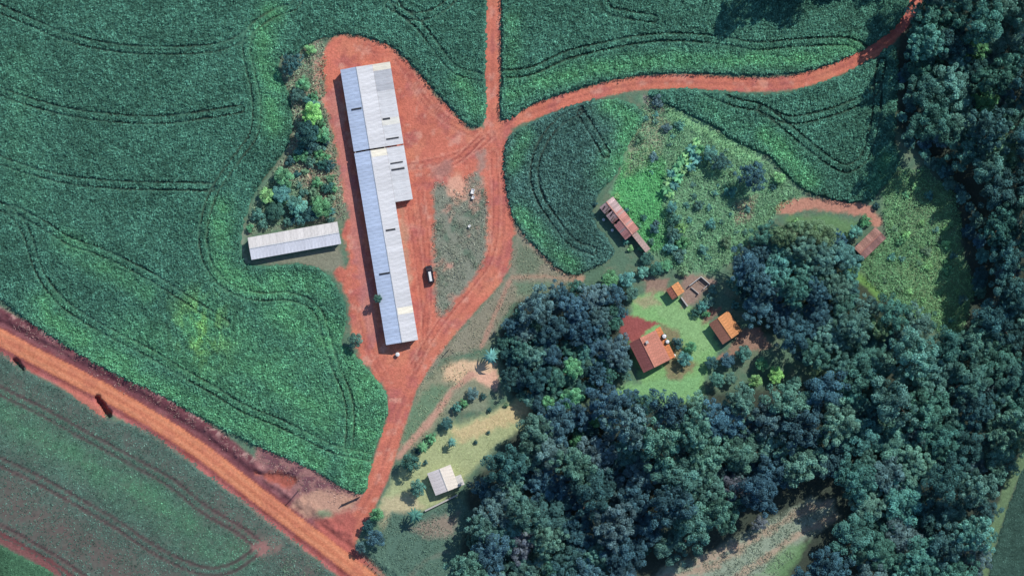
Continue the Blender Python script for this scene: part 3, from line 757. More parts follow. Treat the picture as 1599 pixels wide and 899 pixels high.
# ------------------------------------------------------------------ trees
def crown_mesh(name, R, nl, n_leaf, seed, zc, flat=.85, puff=(.15, .25), leaf=(.26, .44), wob=.25):
    """a crown of leaf puffs on an uneven dome, with dark gaps between them"""
    r = np.random.default_rng(seed)
    ph = r.uniform(0, 6.28, 3)
    cs, rs, br = [], [], []
    for i in range(nl):
        a = i * 2.399 + r.uniform(-.35, .35); f = math.sqrt((i + .5) / nl)
        Ra = R * (1 + wob * (.5 * math.sin(2 * a + ph[0]) + .5 * math.sin(3 * a + ph[1])) * f)
        q = f * Ra * .90 * r.uniform(.88, 1.08)
        h = math.sqrt(max(0, 1 - (f * .93) ** 2)) * R * flat * r.uniform(.45, 1.12) + .12 * R * math.sin(2 * a + ph[2]) * f
        cs.append((q * math.cos(a), q * math.sin(a), h)); rs.append(R * r.uniform(*puff)); br.append(r.uniform(.55, 1.5))
    cs = np.array(cs); rs = np.array(rs); br = np.array(br)
    w = rs ** 2 / (rs ** 2).sum()
    pts, nrm, tint = [], [], []
    for i in range(nl):
        k = int(n_leaf * w[i]) + 6
        d = r.normal(0, 1, (k, 3)); d /= np.linalg.norm(d, axis=1)[:, None]
        d[:, 2] = np.where(d[:, 2] < -.3, -d[:, 2], d[:, 2])
        rad = rs[i] * (1 - np.abs(r.normal(0, .16, k)))
        pts.append(cs[i] + d * rad[:, None] * np.array([1.1, 1.1, .8])); nrm.append(d); tint.append(br[i] * r.uniform(.72, 1.28, k))
    # sparse lower foliage inside the dome
    k = n_leaf // 7
    d = r.normal(0, 1, (k, 3)); d /= np.linalg.norm(d, axis=1)[:, None]; d[:, 2] = np.abs(d[:, 2])
    pts.append(d * (R * r.uniform(.35, .8, k))[:, None] * np.array([1, 1, flat * .8])); nrm.append(d); tint.append(r.uniform(.6, 1.0, k))
    p = np.vstack(pts); nm = np.vstack(nrm); t = np.concatenate(tint); n = len(p)
    nm = nm + r.normal(0, .5, nm.shape) + np.array([0, 0, .2]); nm /= np.linalg.norm(nm, axis=1)[:, None]
    a = np.cross(nm, r.normal(0, 1, nm.shape)); a /= np.linalg.norm(a, axis=1)[:, None]
    b = np.cross(nm, a)
    s = r.uniform(leaf[0], leaf[1], n)[:, None]
    p = p + np.array([0, 0, zc])
    v = np.stack([p - a * s * .62, p - b * s * .36 + nm * s * .10, p + a * s * .62, p + b * s * .36 - nm * s * .05], 1).reshape(-1, 3)
    return np_mesh(name, v, np.arange(4 * n).reshape(-1, 4), np.repeat(t[:, None] * np.ones(3), 4, axis=0), M_LEAF), cs + np.array([0, 0, zc])

def trunk_mesh(name, R, zc, cs, seed):
    r = random.Random(seed); m = MB()
    top = Vector((r.uniform(-.2, .2), r.uniform(-.2, .2), zc + R * .1))
    fork = Vector((r.uniform(-.15, .15), r.uniform(-.15, .15), max(.5, zc - R * .35)))
    m.tube((0, 0, -.4), fork, R * .085, R * .06, 8); m.tube(fork, top, R * .06, R * .03, 6)
    for c in cs[::max(1, len(cs) // 9)]:
        c = Vector(c); mid = fork.lerp(c, .5) + Vector((0, 0, -R * .05))
        m.tube(fork, mid, R * .035, R * .022, 5); m.tube(mid, c, R * .022, R * .008, 5)
    me = bpy.data.meshes.new(name); me.from_pydata(m.v, [], m.f); me.materials.append(M_BARK); me.update()
    return me

PROTO = {}
def proto_set(kind, n, R, nl, n_leaf, zc, **kw):
    L = []
    for i in range(n):
        sdv = hash((kind, i)) if False else (sum(map(ord, kind)) * 31 + i * 7)
        kk = dict(kw)
        if kind == 'broad':
            kk['puff'] = [(.11, .19), (.08, .15), (.13, .22), (.08, .21)][i % 4]; kk['wob'] = (.25, .45, .35, .55)[(i // 2) % 4]; kk['flat'] = (.85, .7, 1.0, .8, .95)[i % 5]
        cm, cs = crown_mesh('crown', R, int(nl * ((1.25, 1.8, 1.0, 1.4)[i % 4] if kind == 'broad' else 1)) + (i % 3) * 2, n_leaf, sdv, zc, **kk)
        L.append((cm, trunk_mesh('trunk', R, zc, cs, sdv)))
    PROTO[kind] = (R, L)
proto_set('broad', 12, 5.0, 44, 5600, 5.4, leaf=(.22, .4))
proto_set('round', 5, 3.0, 22, 2300, 2.9, puff=(.19, .31), leaf=(.24, .4))
proto_set('shrub', 4, 1.6, 11, 760, .7, puff=(.24, .38), leaf=(.2, .34), flat=.7)
proto_set('smooth', 3, 3.0, 30, 3600, 3.1, puff=(.2, .27), leaf=(.2, .32), wob=.12)

def frond_crown(R, n, zc, seed, droop, width, segs=6, rise=.35):
    r = random.Random(seed); v, q, c = [], [], []
    for i in range(n):
        a = 2 * math.pi * i / n * 1.0 + r.uniform(-.25, .25); L = R * r.uniform(.75, 1.1); up = r.uniform(.2, 1.0) * rise
        t = r.uniform(.7, 1.3); px_ = -math.sin(a); py_ = math.cos(a); k0 = len(v)
        for s_ in range(segs + 1):
            f = s_ / segs; d = L * f
            z = zc + L * (up * f * 2.2 - droop * f * f); w = width * math.sin(math.pi * (.12 + .86 * f)) * r.uniform(.75, 1.1)
            cx_, cy_ = math.cos(a) * d, math.sin(a) * d
            v += [(cx_ + px_ * w, cy_ + py_ * w, z - w * .35), (cx_, cy_, z), (cx_ - px_ * w, cy_ - py_ * w, z - w * .35)]
            c += [(t,) * 3] * 3
        for s_ in range(segs):
            k = k0 + s_ * 3
            q += [(k, k + 1, k + 4, k + 3), (k + 1, k + 2, k + 5, k + 4)]
    return np_mesh('fronds', np.array(v), np.array(q), np.array(c), M_LEAF)
def stem_mesh(h, r0, r1):
    m = MB(); m.tube((0, 0, -.3), (.05, .02, h * .5), r0, (r0 + r1) / 2, 8); m.tube((.05, .02, h * .5), (0, 0, h), (r0 + r1) / 2, r1, 8)
    me = bpy.data.meshes.new('trunk'); me.from_pydata(m.v, [], m.f); me.materials.append(M_BARK); me.update(); return me
PROTO['palm'] = (2.6, [(frond_crown(2.6, 18, 4.6, 1 + i, 1.05, .34), stem_mesh(4.6, .2, .13)) for i in range(2)])
PROTO['banana'] = (1.7, [(frond_crown(1.7, 9, 1.5, 11 + i, .95, .36, rise=.8), stem_mesh(1.55, .14, .1)) for i in range(3)])

TINT = dict(D=CL(56, 98, 96), M=CL(82, 128, 114), G=CL(92, 156, 108), B=CL(124, 178, 114), P=CL(82, 116, 118), T=CL(82, 140, 128), L=CL(118, 176, 98), V=CL(98, 110, 120), N=CL(60, 100, 110), Y=CL(98, 136, 102), E=CL(66, 116, 102))
_cnt = [0]
def tree(mx, my, r, kind, tint, label, cat='tree', group=None, name=None, tall=1.0, k=None):
    R, L = PROTO[kind]
    i = _cnt[0]; _cnt[0] += 1
    cm, tm = L[(i * 5 + int(mx)) % len(L)] if k is None else L[k % len(L)]
    s = r * S / R
    x, y = P(mx, my)
    o = thing(name or {'palm': 'palm_tree', 'banana': 'banana_plant', 'shrub': 'shrub'}.get(kind, 'tree'), label, cat, (float(x), float(y), float(height(np.array([mx]), np.array([my]))[0])), random.uniform(0, 6.28), group)
    o.scale = (s, s, s * tall * random.uniform(.92, 1.1))
    c = link('crown' if kind not in ('palm', 'banana') else 'fronds', cm, o)
    t = TINT[tint] if isinstance(tint, str) else tint
    f = random.uniform(.8, 1.2)
    c.color = (float(t[0]) * f * random.uniform(.93, 1.07), float(t[1]) * f, float(t[2]) * f * random.uniform(.93, 1.07), 1)
    link('trunk' if kind != 'banana' else 'stem', tm, o)
    return o

def wood(poly, r_lo, r_hi, gap, choose, label, group, tall=1.0, taken=None, seed=0, inset=.15, kind='broad'):
    """scatter crowns over an outline so that they touch but do not pile up"""
    rr = random.Random(seed); p = np.asarray(poly, float); lo, hi = p.min(0), p.max(0)
    taken = [] if taken is None else taken
    n = 0
    for r_try in (r_hi, (r_hi * .6 + r_lo * .4), (r_lo * .75 + r_hi * .25), r_lo):
        cand = [(rr.uniform(lo[0], hi[0]), rr.uniform(lo[1], hi[1]), r_try * rr.uniform(.9, 1.1)) for _ in range(2600)]
        ca = np.array(cand)
        good = sd(p, ca[:, 0], ca[:, 1], 60) < -inset * ca[:, 2]
        for (x, y, r), g_ in zip(cand, good):
            if not g_: continue
            if any((x - a) ** 2 + (y - b) ** 2 < ((r + c) * gap) ** 2 for a, b, c in taken): continue
            taken.append((x, y, r)); n += 1
            tt = choose(x, y, rr)
            tree(x, y, r, kind, tt, label(x, y, tt, r) if callable(label) else label, 'tree', group(x, y) if callable(group) else group, tall=tall * rr.uniform(.62, 1.5))
    return n

TAKEN = []
WORD = dict(D='dark green', M='grey green', G='bright green', B='pale green', P='greyish', T='teal', L='lime green', V='mauve grey', N='bluish', Y='olive', E='deep green')
def one(mx, my, r, kind, tint, label, **kw):
    TAKEN.append((mx, my, r))
    return tree(mx, my, r, kind, tint, label, **kw)

# trees and shrubs west of the long shed
one(456, 100, 18, 'broad', 'D', 'dark round tree at the head of the scrub strip west of the shed', tall=.9)
one(474, 132, 12, 'round', 'G', 'small green tree just below the dark round tree in the scrub strip')
one(466, 148, 11, 'round', 'M', 'little dark tree at the field edge in the middle of the scrub strip')
one(488, 178, 17, 'smooth', 'L', 'yellow green dome shaped tree in the scrub strip beside the long shed')
one(480, 208, 19, 'round', 'D', 'dark tree shaded under the yellow green dome tree', tall=1.2)
one(504, 212, 13, 'round', 'G', 'green tree nearest the long shed in the scrub strip')
one(468, 236, 8, 'shrub', 'T', 'teal shrub at the south tip of the tree strip west of the shed', cat='shrub')
one(500, 232, 8, 'shrub', 'M', 'round shrub between the tree strip and the pinkish soil', cat='shrub')
one(484, 78, 9, 'shrub', 'B', 'bright shrub at the top of the scrub strip by the yard corner', cat='shrub')
for a in [(443, 276, 15, 'round', 'G', 'green tree topmost in the thicket above the small white roofed shed'), (440, 302, 15, 'round', 'T', 'teal tree in the middle of the thicket above the small shed'), (418, 306, 13, 'round', 'B', 'pale green tree on the left of the thicket above the small shed'),
          (464, 322, 16, 'round', 'T', 'teal bushy tree just above the roof of the small shed'), (430, 330, 15, 'round', 'E', 'dark green tree low in the thicket near the small shed'), (502, 324, 16, 'round', 'G', 'green tree on the right of the thicket beside bare soil'),
          (486, 334, 13, 'round', 'D', 'dark tree between the teal and green trees over the small shed')]:
    one(*a, tall=.75)
for a in [(402, 336, 10, 'shrub', 'T', 'teal shrub at the left end of the thicket'), (390, 356, 6, 'shrub', 'G', 'tiny shrub at the upper left corner of the small shed'), (412, 350, 8, 'shrub', 'M', 'low shrub hugging the north wall of the small shed'), (450, 346, 8, 'shrub', 'M', 'low shrub above the middle of the small shed roof'),
          (476, 268, 6, 'shrub', 'Y', 'olive shrub on the pinkish soil above the thicket'), (516, 345, 7, 'shrub', 'M', 'shrub at the upper right corner of the small shed')]:
    one(*a, cat='shrub')
one(555, 531, 12, 'round', 'M', 'lone grey green tree at the west edge of the yard', tall=1.25)
one(590, 466, 7, 'round', 'M', 'sapling touching the west eave of the long shed', tall=2.1)
# trees by the road mouth and around the white roofed house
one(588, 802, 11, 'round', 'G', 'green tree at the top of the clump by the road mouth')
one(575, 820, 10, 'round', 'D', 'dark tree in the middle of the clump by the road mouth')
one(586, 838, 14, 'round', 'N', 'bluish tree in the clump by the road mouth', tall=1.1)
one(563, 853, 9, 'round', 'P', 'greyish tree lowest in the clump by the road mouth')
one(641, 722, 15, 'smooth', 'E', 'large smooth dark tree beside the south track above the white house', tall=1.1)
one(652, 760, 13, 'smooth', 'E', 'smooth dark tree just left of the white roofed house', tall=1.1)
one(648, 803, 14, 'palm', 'T', 'spiky palm below the white roofed house', cat='palm')
one(705, 690, 9, 'palm', 'M', 'small palm on the lawn above the white roofed house', cat='palm')
one(660, 697, 11, 'palm', 'G', 'palm among bushes beside the south track', cat='palm')
one(672, 684, 9, 'shrub', 'G', 'green bush beside the palm along the south track', cat='shrub')
one(652, 703, 7, 'shrub', 'D', 'dark little bush on the track side of the palm', cat='shrub')
one(664, 722, 4, 'shrub', 'D', 'tiny dark bush between the palm and the white house', cat='shrub')
one(698, 661, 10, 'smooth', 'D', 'round very dark tree on the pale bank', tall=.8)
one(712, 636, 8, 'shrub', 'T', 'teal bush at the left of the bank hedge', cat='shrub')
one(723, 630, 7, 'shrub', 'G', 'green bush second from the left in the bank hedge', cat='shrub')
one(738, 614, 10, 'round', 'P', 'greyish purple tree in the bank hedge', tall=.7)
one(754, 618, 5, 'shrub', 'D', 'small dark bush right of the greyish purple tree', cat='shrub')
one(764, 640, 4, 'shrub', 'D', 'tiny bush low on the pale bank', cat='shrub')
one(790, 632, 4, 'shrub', 'Y', 'olive bush near the trees at the end of the pale bank', cat='shrub')
one(742, 690, 3.5, 'shrub', 'D', 'tiny dark bush alone on the lawn right of the small palm', cat='shrub')
one(762, 675, 3, 'shrub', 'D', 'tiny bush on the lawn nearest the south wood', cat='shrub')
one(766, 556, 14, 'palm', 'T', 'broad palm at the left foot of the dark grove', cat='palm')
one(776, 548, 9, 'palm', 'M', 'second palm tucked against the dark grove', cat='palm')
# around the houses
one(1068, 560, 12, 'round', 'T', 'teal tree right of the big red tiled house', tall=.8)
one(1078, 541, 9, 'round', 'G', 'green tree up and right of the teal tree by the big house', tall=.8)
one(1058, 535, 9, 'shrub', 'D', 'dark bush against the east wall of the big red house', cat='shrub')
for a in [(1096, 480, 9, 'shrub', 'T', 'teal bush between the small house and the orange roofed house'), (1086, 487, 8, 'shrub', 'E', 'dark bush nearest the lawn between the two orange houses'), (1106, 469, 9, 'shrub', 'M', 'bush below the ruined pen'), (1102, 490, 6, 'shrub', 'G', 'small green bush above the orange roofed house'),
          (1147, 477, 7, 'shrub', 'T', 'pale bush at the top corner of the orange roofed house'), (1112, 452, 7, 'shrub', 'M', 'bush at the right end of the ruined pen'), (1066, 425, 8, 'shrub', 'Y', 'dry olive bush above the small house')]:
    one(*a, cat='shrub')
one(1110, 566, 11, 'round', 'D', 'dark tree at the left end of the hedge below the orange house', tall=.8)
one(1135, 562, 12, 'round', 'N', 'bluish tree in the middle of the hedge below the orange house', tall=.8)
one(1160, 551, 13, 'smooth', 'E', 'dark smooth tree at the right end of the hedge below the orange house', tall=.8)
one(1118, 592, 12, 'smooth', 'E', 'smooth dark tree standing alone below the hedge')
one(1140, 590, 10, 'round', 'M', 'grey green tree beside the smooth dark tree below the hedge')
one(1210, 584, 13, 'smooth', 'L', 'lime green tree at the north edge of the south wood', tall=.8)
one(1178, 594, 11, 'round', 'B', 'bright green bushy tree left of the lime green tree')
one(1188, 568, 11, 'round', 'G', 'green tree above the bright bushy trees')
one(1274, 582, 12, 'round', 'Y', 'pale olive tree right of the lime green tree')
one(1248, 556, 9, 'round', 'N', 'tall narrow bluish tree throwing a long shadow by the lime tree', tall=1.9)
# middle rough ground
one(1108, 240, 12, 'round', 'T', 'teal tree at the top of the pair of dark trees by the east field')
one(1124, 254, 16, 'broad', 'D', 'dark blue tree right of the banana row', tall=.9)
one(1172, 276, 24, 'broad', 'N', 'biggest dark blue tree alone on the waste ground', tall=.95)
one(1216, 278, 9, 'round', 'B', 'pale tree at the point of the east field', tall=.8)
one(1206, 292, 6, 'shrub', 'D', 'dark shrub under the pale tree by the east field', cat='shrub')
one(1048, 324, 9, 'round', 'T', 'pale teal tree at the edge of the bright meadow', tall=1.2)
for i, (x, y) in enumerate([(1086, 222), (1078, 232), (1092, 234), (1070, 240), (1082, 244), (1062, 252), (1074, 254), (1088, 250), (1056, 262), (1066, 266), (1048, 272), (1058, 278), (1042, 284), (1052, 290), (1040, 296), (1046, 304), (1078, 262)]):
    one(x, y, 9 + (i % 3), 'banana', ['B', 'T', 'G'][i % 3], 'leafy banana plant in the diagonal row on the waste ground', cat='banana', group='banana plants in the diagonal row')
for a in [(1052, 344, 8, 'shrub', 'E', 'dark shrub topmost in the bushy line below the pale teal tree'), (1062, 356, 7, 'shrub', 'B', 'bright shrub in the bushy line below the pale teal tree'), (1050, 366, 9, 'shrub', 'M', 'grey green shrub in the bushy line along the meadow'), (1064, 378, 9, 'shrub', 'G', 'green shrub in the lower bushy line along the meadow'),
          (1046, 386, 8, 'shrub', 'T', 'teal shrub at the lower right of the meadow'), (1060, 398, 8, 'shrub', 'M', 'shrub above the small house thicket'), (1020, 358, 6, 'shrub', 'D', 'dark shrub alone in the bright meadow'), (1024, 348, 4, 'shrub', 'P', 'small greyish shrub in the bright meadow'), (1004, 340, 4, 'shrub', 'E', 'small shrub close to the barn in the meadow'),
          (1090, 320, 6, 'shrub', 'M', 'shrub on the rough ground below the banana row'), (1110, 350, 6, 'shrub', 'T', 'shrub in the middle of the rough ground'), (1132, 378, 7, 'shrub', 'Y', 'olive shrub at the lower right of the rough ground'), (1098, 390, 6, 'shrub', 'M', 'shrub above the ruined pen on the rough ground'), (1140, 300, 7, 'shrub', 'T', 'shrub left of the biggest dark blue tree'),
          (1040, 200, 6, 'shrub', 'P', 'greyish shrub near the tip of the east field'), (1026, 158, 7, 'shrub', 'P', 'purple grey shrub at the very tip of the east field'), (1060, 196, 6, 'shrub', 'T', 'pale shrub above the banana row'), (1000, 216, 6, 'shrub', 'Y', 'dry shrub on the pale patch beside the rounded field'), (1020, 246, 6, 'shrub', 'P', 'brownish shrub at the top of the bright meadow')]:
    one(a[0], a[1], a[2] * 1.35, *a[3:], cat='shrub')
for a in [(1010, 404, 11, 'round', 'E', 'dark tree at the foot of the narrow barn annex'), (1024, 420, 11, 'round', 'E', 'dark tree left of the small orange house'), (1040, 414, 10, 'round', 'G', 'green tree above the small orange house'), (1004, 424, 10, 'round', 'T', 'teal tree between the barn annex and the lawn'),
          (952, 436, 14, 'round', 'G', 'soft green tree right of the field tip'), (978, 436, 13, 'round', 'T', 'soft teal tree above the dark grove'), (986, 458, 11, 'round', 'M', 'grey green tree at the corner of the lawn and grove')]:
    one(*a, tall=.7)
# dark grove west of the big house
GROVE = [(840, 478, 25, 'P', 'large grey green tree'), (872, 462, 18, 'N', 'bluish tree'), (898, 482, 22, 'N', 'bluish dark tree'), (926, 462, 20, 'P', 'greyish tree'), (955, 462, 17, 'N', 'dark blue tree'), (908, 516, 22, 'N', 'blue tree'), (934, 500, 18, 'P', 'grey tree'), (868, 514, 20, 'N', 'dark tree'),
         (800, 508, 13, 'N', 'blue tree'), (812, 548, 16, 'E', 'green dark tree'), (838, 556, 18, 'M', 'grey green tree'), (796, 588, 14, 'D', 'dark tree'), (862, 552, 16, 'N', 'bluish tree'), (838, 590, 18, 'D', 'dark tree'), (912, 550, 13, 'T', 'pale teal tree'), (934, 584, 16, 'N', 'blue grey tree'), (866, 590, 16, 'E', 'dark green tree'), (905, 605, 12, 'D', 'dark tree')]
where = ['at the upper left of the grove', 'on the upper edge of the grove beside the verge', 'in the upper middle of the grove', 'at the top right of the grove under the soft green tree', 'at the right tip of the grove by the red terrace', 'at the heart of the grove', 'right of the heart of the grove', 'left of the heart of the grove',
         'at the far left edge of the grove', 'above the palms in the grove', 'in the lower left of the grove', 'at the bottom left corner of the grove over pale soil', 'beside the smooth green tree in the grove', 'at the bottom of the grove beside the pale bank', 'against the big greyish tree by the house', 'low on the right of the grove', 'left under the smooth green tree', 'below the smooth green tree in the grove']
for (x, y, r, t, lb), w in zip(GROVE, where):
    one(x, y, r * 1.22, 'broad', t, lb + ' ' + w, tall=1.0)
for x, y, r, t_, lb in [(932, 540, 19, 'N', 'bluish tree filling the right of the grove beside the big greyish one'), (950, 584, 16, 'E', 'deep green tree at the lower right of the grove by the lawn'), (886, 544, 17, 'E', 'deep green tree between the heart of the grove and the smooth tree'), (974, 584, 11, 'M', 'small grey green tree between the grove and the red house'),
                         (818, 520, 17, 'P', 'greyish tree left inside the grove'), (900, 452, 15, 'E', 'deep green tree on the upper rim of the grove'), (852, 528, 17, 'D', 'dark tree in the left middle of the grove'), (968, 490, 12, 'N', 'small bluish tree at the corner of the red terrace'), (816, 592, 14, 'N', 'bluish tree on the bottom rim of the grove'), (938, 520, 16, 'D', 'dark tree under the rim of the red terrace')]:
    one(x, y, r, 'broad', t_, lb, tall=.95)
one(960, 546, 25, 'broad', 'P', 'big greyish purple tree beside the west wall of the red house', tall=.85)
one(894, 574, 16, 'smooth', 'G', 'smooth bright green tree rising in the dark grove', tall=1.5)
one(892, 622, 19, 'smooth', 'G', 'large smooth bright green tree at the top of the south wood', tall=1.3)
one(856, 628, 11, 'smooth', 'G', 'smaller bright green tree left of the large smooth one', tall=1.5)

# the woods
def tint_of(x, y, r):
    u = r.random(); n = float(vnoise(np.array([x]), np.array([y]), 120, 201)[0])
    if 1140 < x < 1350 and 340 < y < 440 and x + y > 1590 and u < .75: return r.choice('GTMYT')
    if u < .03: return 'V' if y > 700 else 'Y'
    if u < .05: return 'G' if n > .6 else 'M'
    if u < .35: return 'M'
    if u < .50: return 'P' if y > 650 else 'E'
    if u < .68: return 'N' if x < 1300 else 'E'
    if u < .80: return 'T' if n > .5 else 'D'
    return 'D' if x > 1350 else 'N'
one(815, 850, 24, 'broad', 'V', 'mauve tinged tree in the lower left of the south wood'); one(1185, 815, 13, 'broad', 'V', 'mauve tree at the north edge of the bare strip')
one(1515, 80, 26, 'broad', 'G', 'large lighter green tree near the top of the east wood'); one(1535, 160, 24, 'broad', 'G', 'large green tree in the upper middle of the east wood')
one(930, 655, 12, 'smooth', 'G', 'bright green tree below the large smooth one in the south wood', tall=1.5); one(900, 688, 12, 'round', 'G', 'green tree inside the south wood left of the middle', tall=1.9)
one(865, 880, 20, 'broad', 'T', 'pale teal tree at the bottom of the south wood')
EAST_WOOD = [(1432, 60), (1430, 200), (1445, 215), (1480, 232), (1530, 290), (1545, 330), (1548, 400), (1550, 470), (1530, 500), (1632, 500), (1632, -24), (1434, -24)]
SIZE = lambda r: 'large' if r > 30 else 'small' if r < 24 else 'middling'
def east_part(x, y): return ('at the very top' if y < 70 else 'in the upper part' if y < 160 else 'in the middle' if y < 290 else 'in the lower part' if y < 400 else 'at the foot') + (' on the field side' if x < 1490 + max(0, y - 220) * .3 else '')
n1 = wood(EAST_WOOD, 21, 35, .61, tint_of, lambda x, y, t, r: '%s %s tree of the east wood %s' % (SIZE(r), WORD[t], east_part(x, y)), lambda x, y: 'trees of the east wood', 1.25, TAKEN, 3)
COPSE = [(1140, 425), (1152, 402), (1170, 385), (1195, 362), (1225, 356), (1262, 352), (1300, 368), (1325, 385), (1335, 410), (1322, 440), (1345, 470), (1380, 470), (1425, 485), (1445, 505), (1420, 525), (1350, 515), (1300, 550), (1250, 562), (1212, 530), (1190, 490), (1160, 470)]
def copse_part(x, y): return ('upper' if y < 430 else 'lower') + (' left' if x < 1240 else ' right' if x > 1320 else ' middle')
n2 = wood(COPSE, 17, 27, .61, tint_of, lambda x, y, t, r: '%s %s tree in the %s of the copse' % (SIZE(r + 4), WORD[t], copse_part(x, y)), lambda x, y: 'trees of the copse', 1.05, TAKEN, 5)
SOUTH_WOOD = [(1530, 500), (1490, 525), (1450, 520), (1400, 535), (1340, 530), (1295, 540), (1275, 575), (1240, 605), (1180, 622), (1100, 622), (1060, 634), (1000, 622), (960, 612), (930, 606), (890, 632), (845, 640), (822, 682), (795, 705), (762, 728), (740, 765), (742, 805), (728, 845), (722, 890), (722, 922),
              (965, 922), (995, 870), (1072, 838), (1138, 798), (1198, 766), (1256, 742), (1314, 748), (1348, 802), (1300, 850), (1262, 890), (1245, 922), (1528, 922), (1524, 880), (1532, 820), (1552, 765), (1584, 700), (1632, 660), (1632, 500)]
def south_part(x, y):
    if x > 1460: return 'beside the bottom right field' if y > 640 else 'below the east wood'
    if x > 1290: return 'just below the copse' if y < 620 else 'in the right middle' if y < 760 else 'south of the bare strip'
    if x > 1130: return 'below the lime green tree' if y < 700 else 'on the north side of the bare strip' if y < 860 else 'south of the bare strip'
    if x > 960: return 'just below the house lawn' if y < 700 else 'in the left middle' if y < 810 else 'at the bottom by the bare strip'
    return 'nearest the cottage' if y < 780 else 'in the bottom left corner'
SIZE = lambda r: 'large' if r > 30 else 'small' if r < 24 else 'middling'
n3 = wood(SOUTH_WOOD, 20, 35, .605, tint_of, lambda x, y, t, r: '%s %s tree of the south wood %s' % (SIZE(r), WORD[t], south_part(x, y)), lambda x, y: 'trees of the south wood', 1.05, TAKEN, 7)
fill = [0]
def understory(poly, n, wood_name, seed):
    rr = random.Random(seed); p = np.asarray(poly, float); lo, hi = p.min(0), p.max(0)
    cand = np.array([(rr.uniform(lo[0], hi[0]), rr.uniform(lo[1], hi[1])) for _ in range(9000)])
    cand = cand[sd(p, cand[:, 0], cand[:, 1], 60) < -3]
    tk = np.array(TAKEN); k = 0
    for x, y in cand:
        r = rr.uniform(10, 15)
        if ((tk[:, 0] - x) ** 2 + (tk[:, 1] - y) ** 2 < (tk[:, 2] * .8 + r * .25) ** 2).any(): continue
        tk = np.vstack([tk, (x, y, r)]); TAKEN.append((x, y, r)); k += 1
        tree(x, y, r, 'round', rr.choice('DNEMP'), 'low tree filling a gap between the trees of the ' + wood_name, 'shrub', 'understory of the ' + wood_name, name='understory_tree', tall=rr.uniform(.8, 1.3))  # lower trees added to fill the gaps between the crowns
        if k >= n: break
understory(SOUTH_WOOD, 150, 'south wood', 31); understory(EAST_WOOD, 60, 'east wood', 33); understory(COPSE, 30, 'copse', 35)
understory([(775, 540), (800, 490), (860, 450), (950, 448), (975, 480), (960, 520), (985, 560), (960, 605), (880, 640), (830, 640), (790, 600)], 30, 'grove', 37)
NORTH_TREES = [(1185, -30), (1260, -26), (1330, -30), (1400, -40), (1400, -80), (1180, -80)]
n4 = wood(NORTH_TREES, 16, 26, .66, tint_of, 'dark tree at the top edge beyond the north field', 'trees beyond the north field', 1.7, [], 9)
print('WOOD', n1, n2, n3, n4, 'all', _cnt[0])

# ------------------------------------------------------------------ buildings
def sheet_mesh(x0, z0, x1, z1, ylen, pitch, rib, thick=.05):
    """a ribbed roof sheet: ribs run down the slope from (x0,z0) to (x1,z1); y from 0 to ylen"""
    n = max(1, int(round(ylen / pitch))); ys, hs = [], []
    for i in range(n):
        a = ylen * i / n; w = ylen / n
        ys += [a, a + w * .5, a + w * .62, a + w * .88]; hs += [0, 0, rib, rib]
    ys.append(ylen); hs.append(0)
    dx, dz = x1 - x0, z1 - z0; L = math.hypot(dx, dz); nx_, nz_ = -dz / L, dx / L
    if nz_ < 0: nx_, nz_ = -nx_, -nz_
    v = []
    for y, h in zip(ys, hs):
        v += [(x0 + nx_ * h, y, z0 + nz_ * h), (x1 + nx_ * h, y, z1 + nz_ * h)]
    m = len(ys); f = [(2 * i, 2 * i + 1, 2 * i + 3, 2 * i + 2) for i in range(m - 1)]
    k = len(v); v += [(x0 - nx_ * thick, 0, z0 - nz_ * thick), (x1 - nx_ * thick, 0, z1 - nz_ * thick), (x0 - nx_ * thick, ylen, z0 - nz_ * thick), (x1 - nx_ * thick, ylen, z1 - nz_ * thick)]
    f += [(k, k + 2, k + 3, k + 1), (0, k, k + 1, 1), (2 * m - 2, 2 * m - 1, k + 3, k + 2), (1, k + 1, k + 3, 2 * m - 1), (0, 2 * m - 2, k + 2, k)]
    me = bpy.data.meshes.new('roof_sheet'); me.from_pydata(v, [], f); me.update()
    return me

def setc(o, c, f=1.0):
    o.color = (float(c[0]) * f, float(c[1]) * f, float(c[2]) * f, 1); return o

def frame_of(mid, up):
    """empty location and rotation so that local +Y follows the image direction `up` """
    x, y = P(*mid); ang = math.atan2(-up[1], up[0]) - math.pi / 2
    return (float(x), float(y), 0.0), ang

def opening(t, name, x, y, z, w, h, side, mat, pane=None):
    """door or window on a wall: side 'x' for walls along the ridge, 'y' for gable walls; x/y on the outer face"""
    m = MB(); s = 1 if (x if side == 'x' else y) > 0 else -1
    fw = .07
    def bar(a0, a1, z0, z1, d0, d1):
        if side == 'x': m.box(min(x + s * d0, x + s * d1), max(x + s * d0, x + s * d1), y + a0, y + a1, z0, z1)
        else: m.box(x + a0, x + a1, min(y + s * d0, y + s * d1), max(y + s * d0, y + s * d1), z0, z1)
    if pane is None:
        bar(-w / 2, w / 2, z, z + h, .004, .06)
        o = m.build(name, mat, t); k = MB()
        m = k; bar(w / 2 - .16, w / 2 - .10, z + h * .46, z + h * .5, .064, .11)
        k.build('handle', M_DARK, o)
    else:
        bar(-w / 2, w / 2, z, z + fw, .004, .07); bar(-w / 2, w / 2, z + h - fw, z + h, .004, .07); bar(-w / 2, -w / 2 + fw, z + fw, z + h - fw, .004, .07); bar(w / 2 - fw, w / 2, z + fw, z + h - fw, .004, .07); bar(-.025, .025, z + fw, z + h - fw, .006, .06)
        o = m.build(name, mat, t)
        k = MB(); m = k; bar(-w / 2 + fw, w / 2 - fw, z + fw, z + h - fw, .004, .03); k.build('pane', pane, o)
    return o

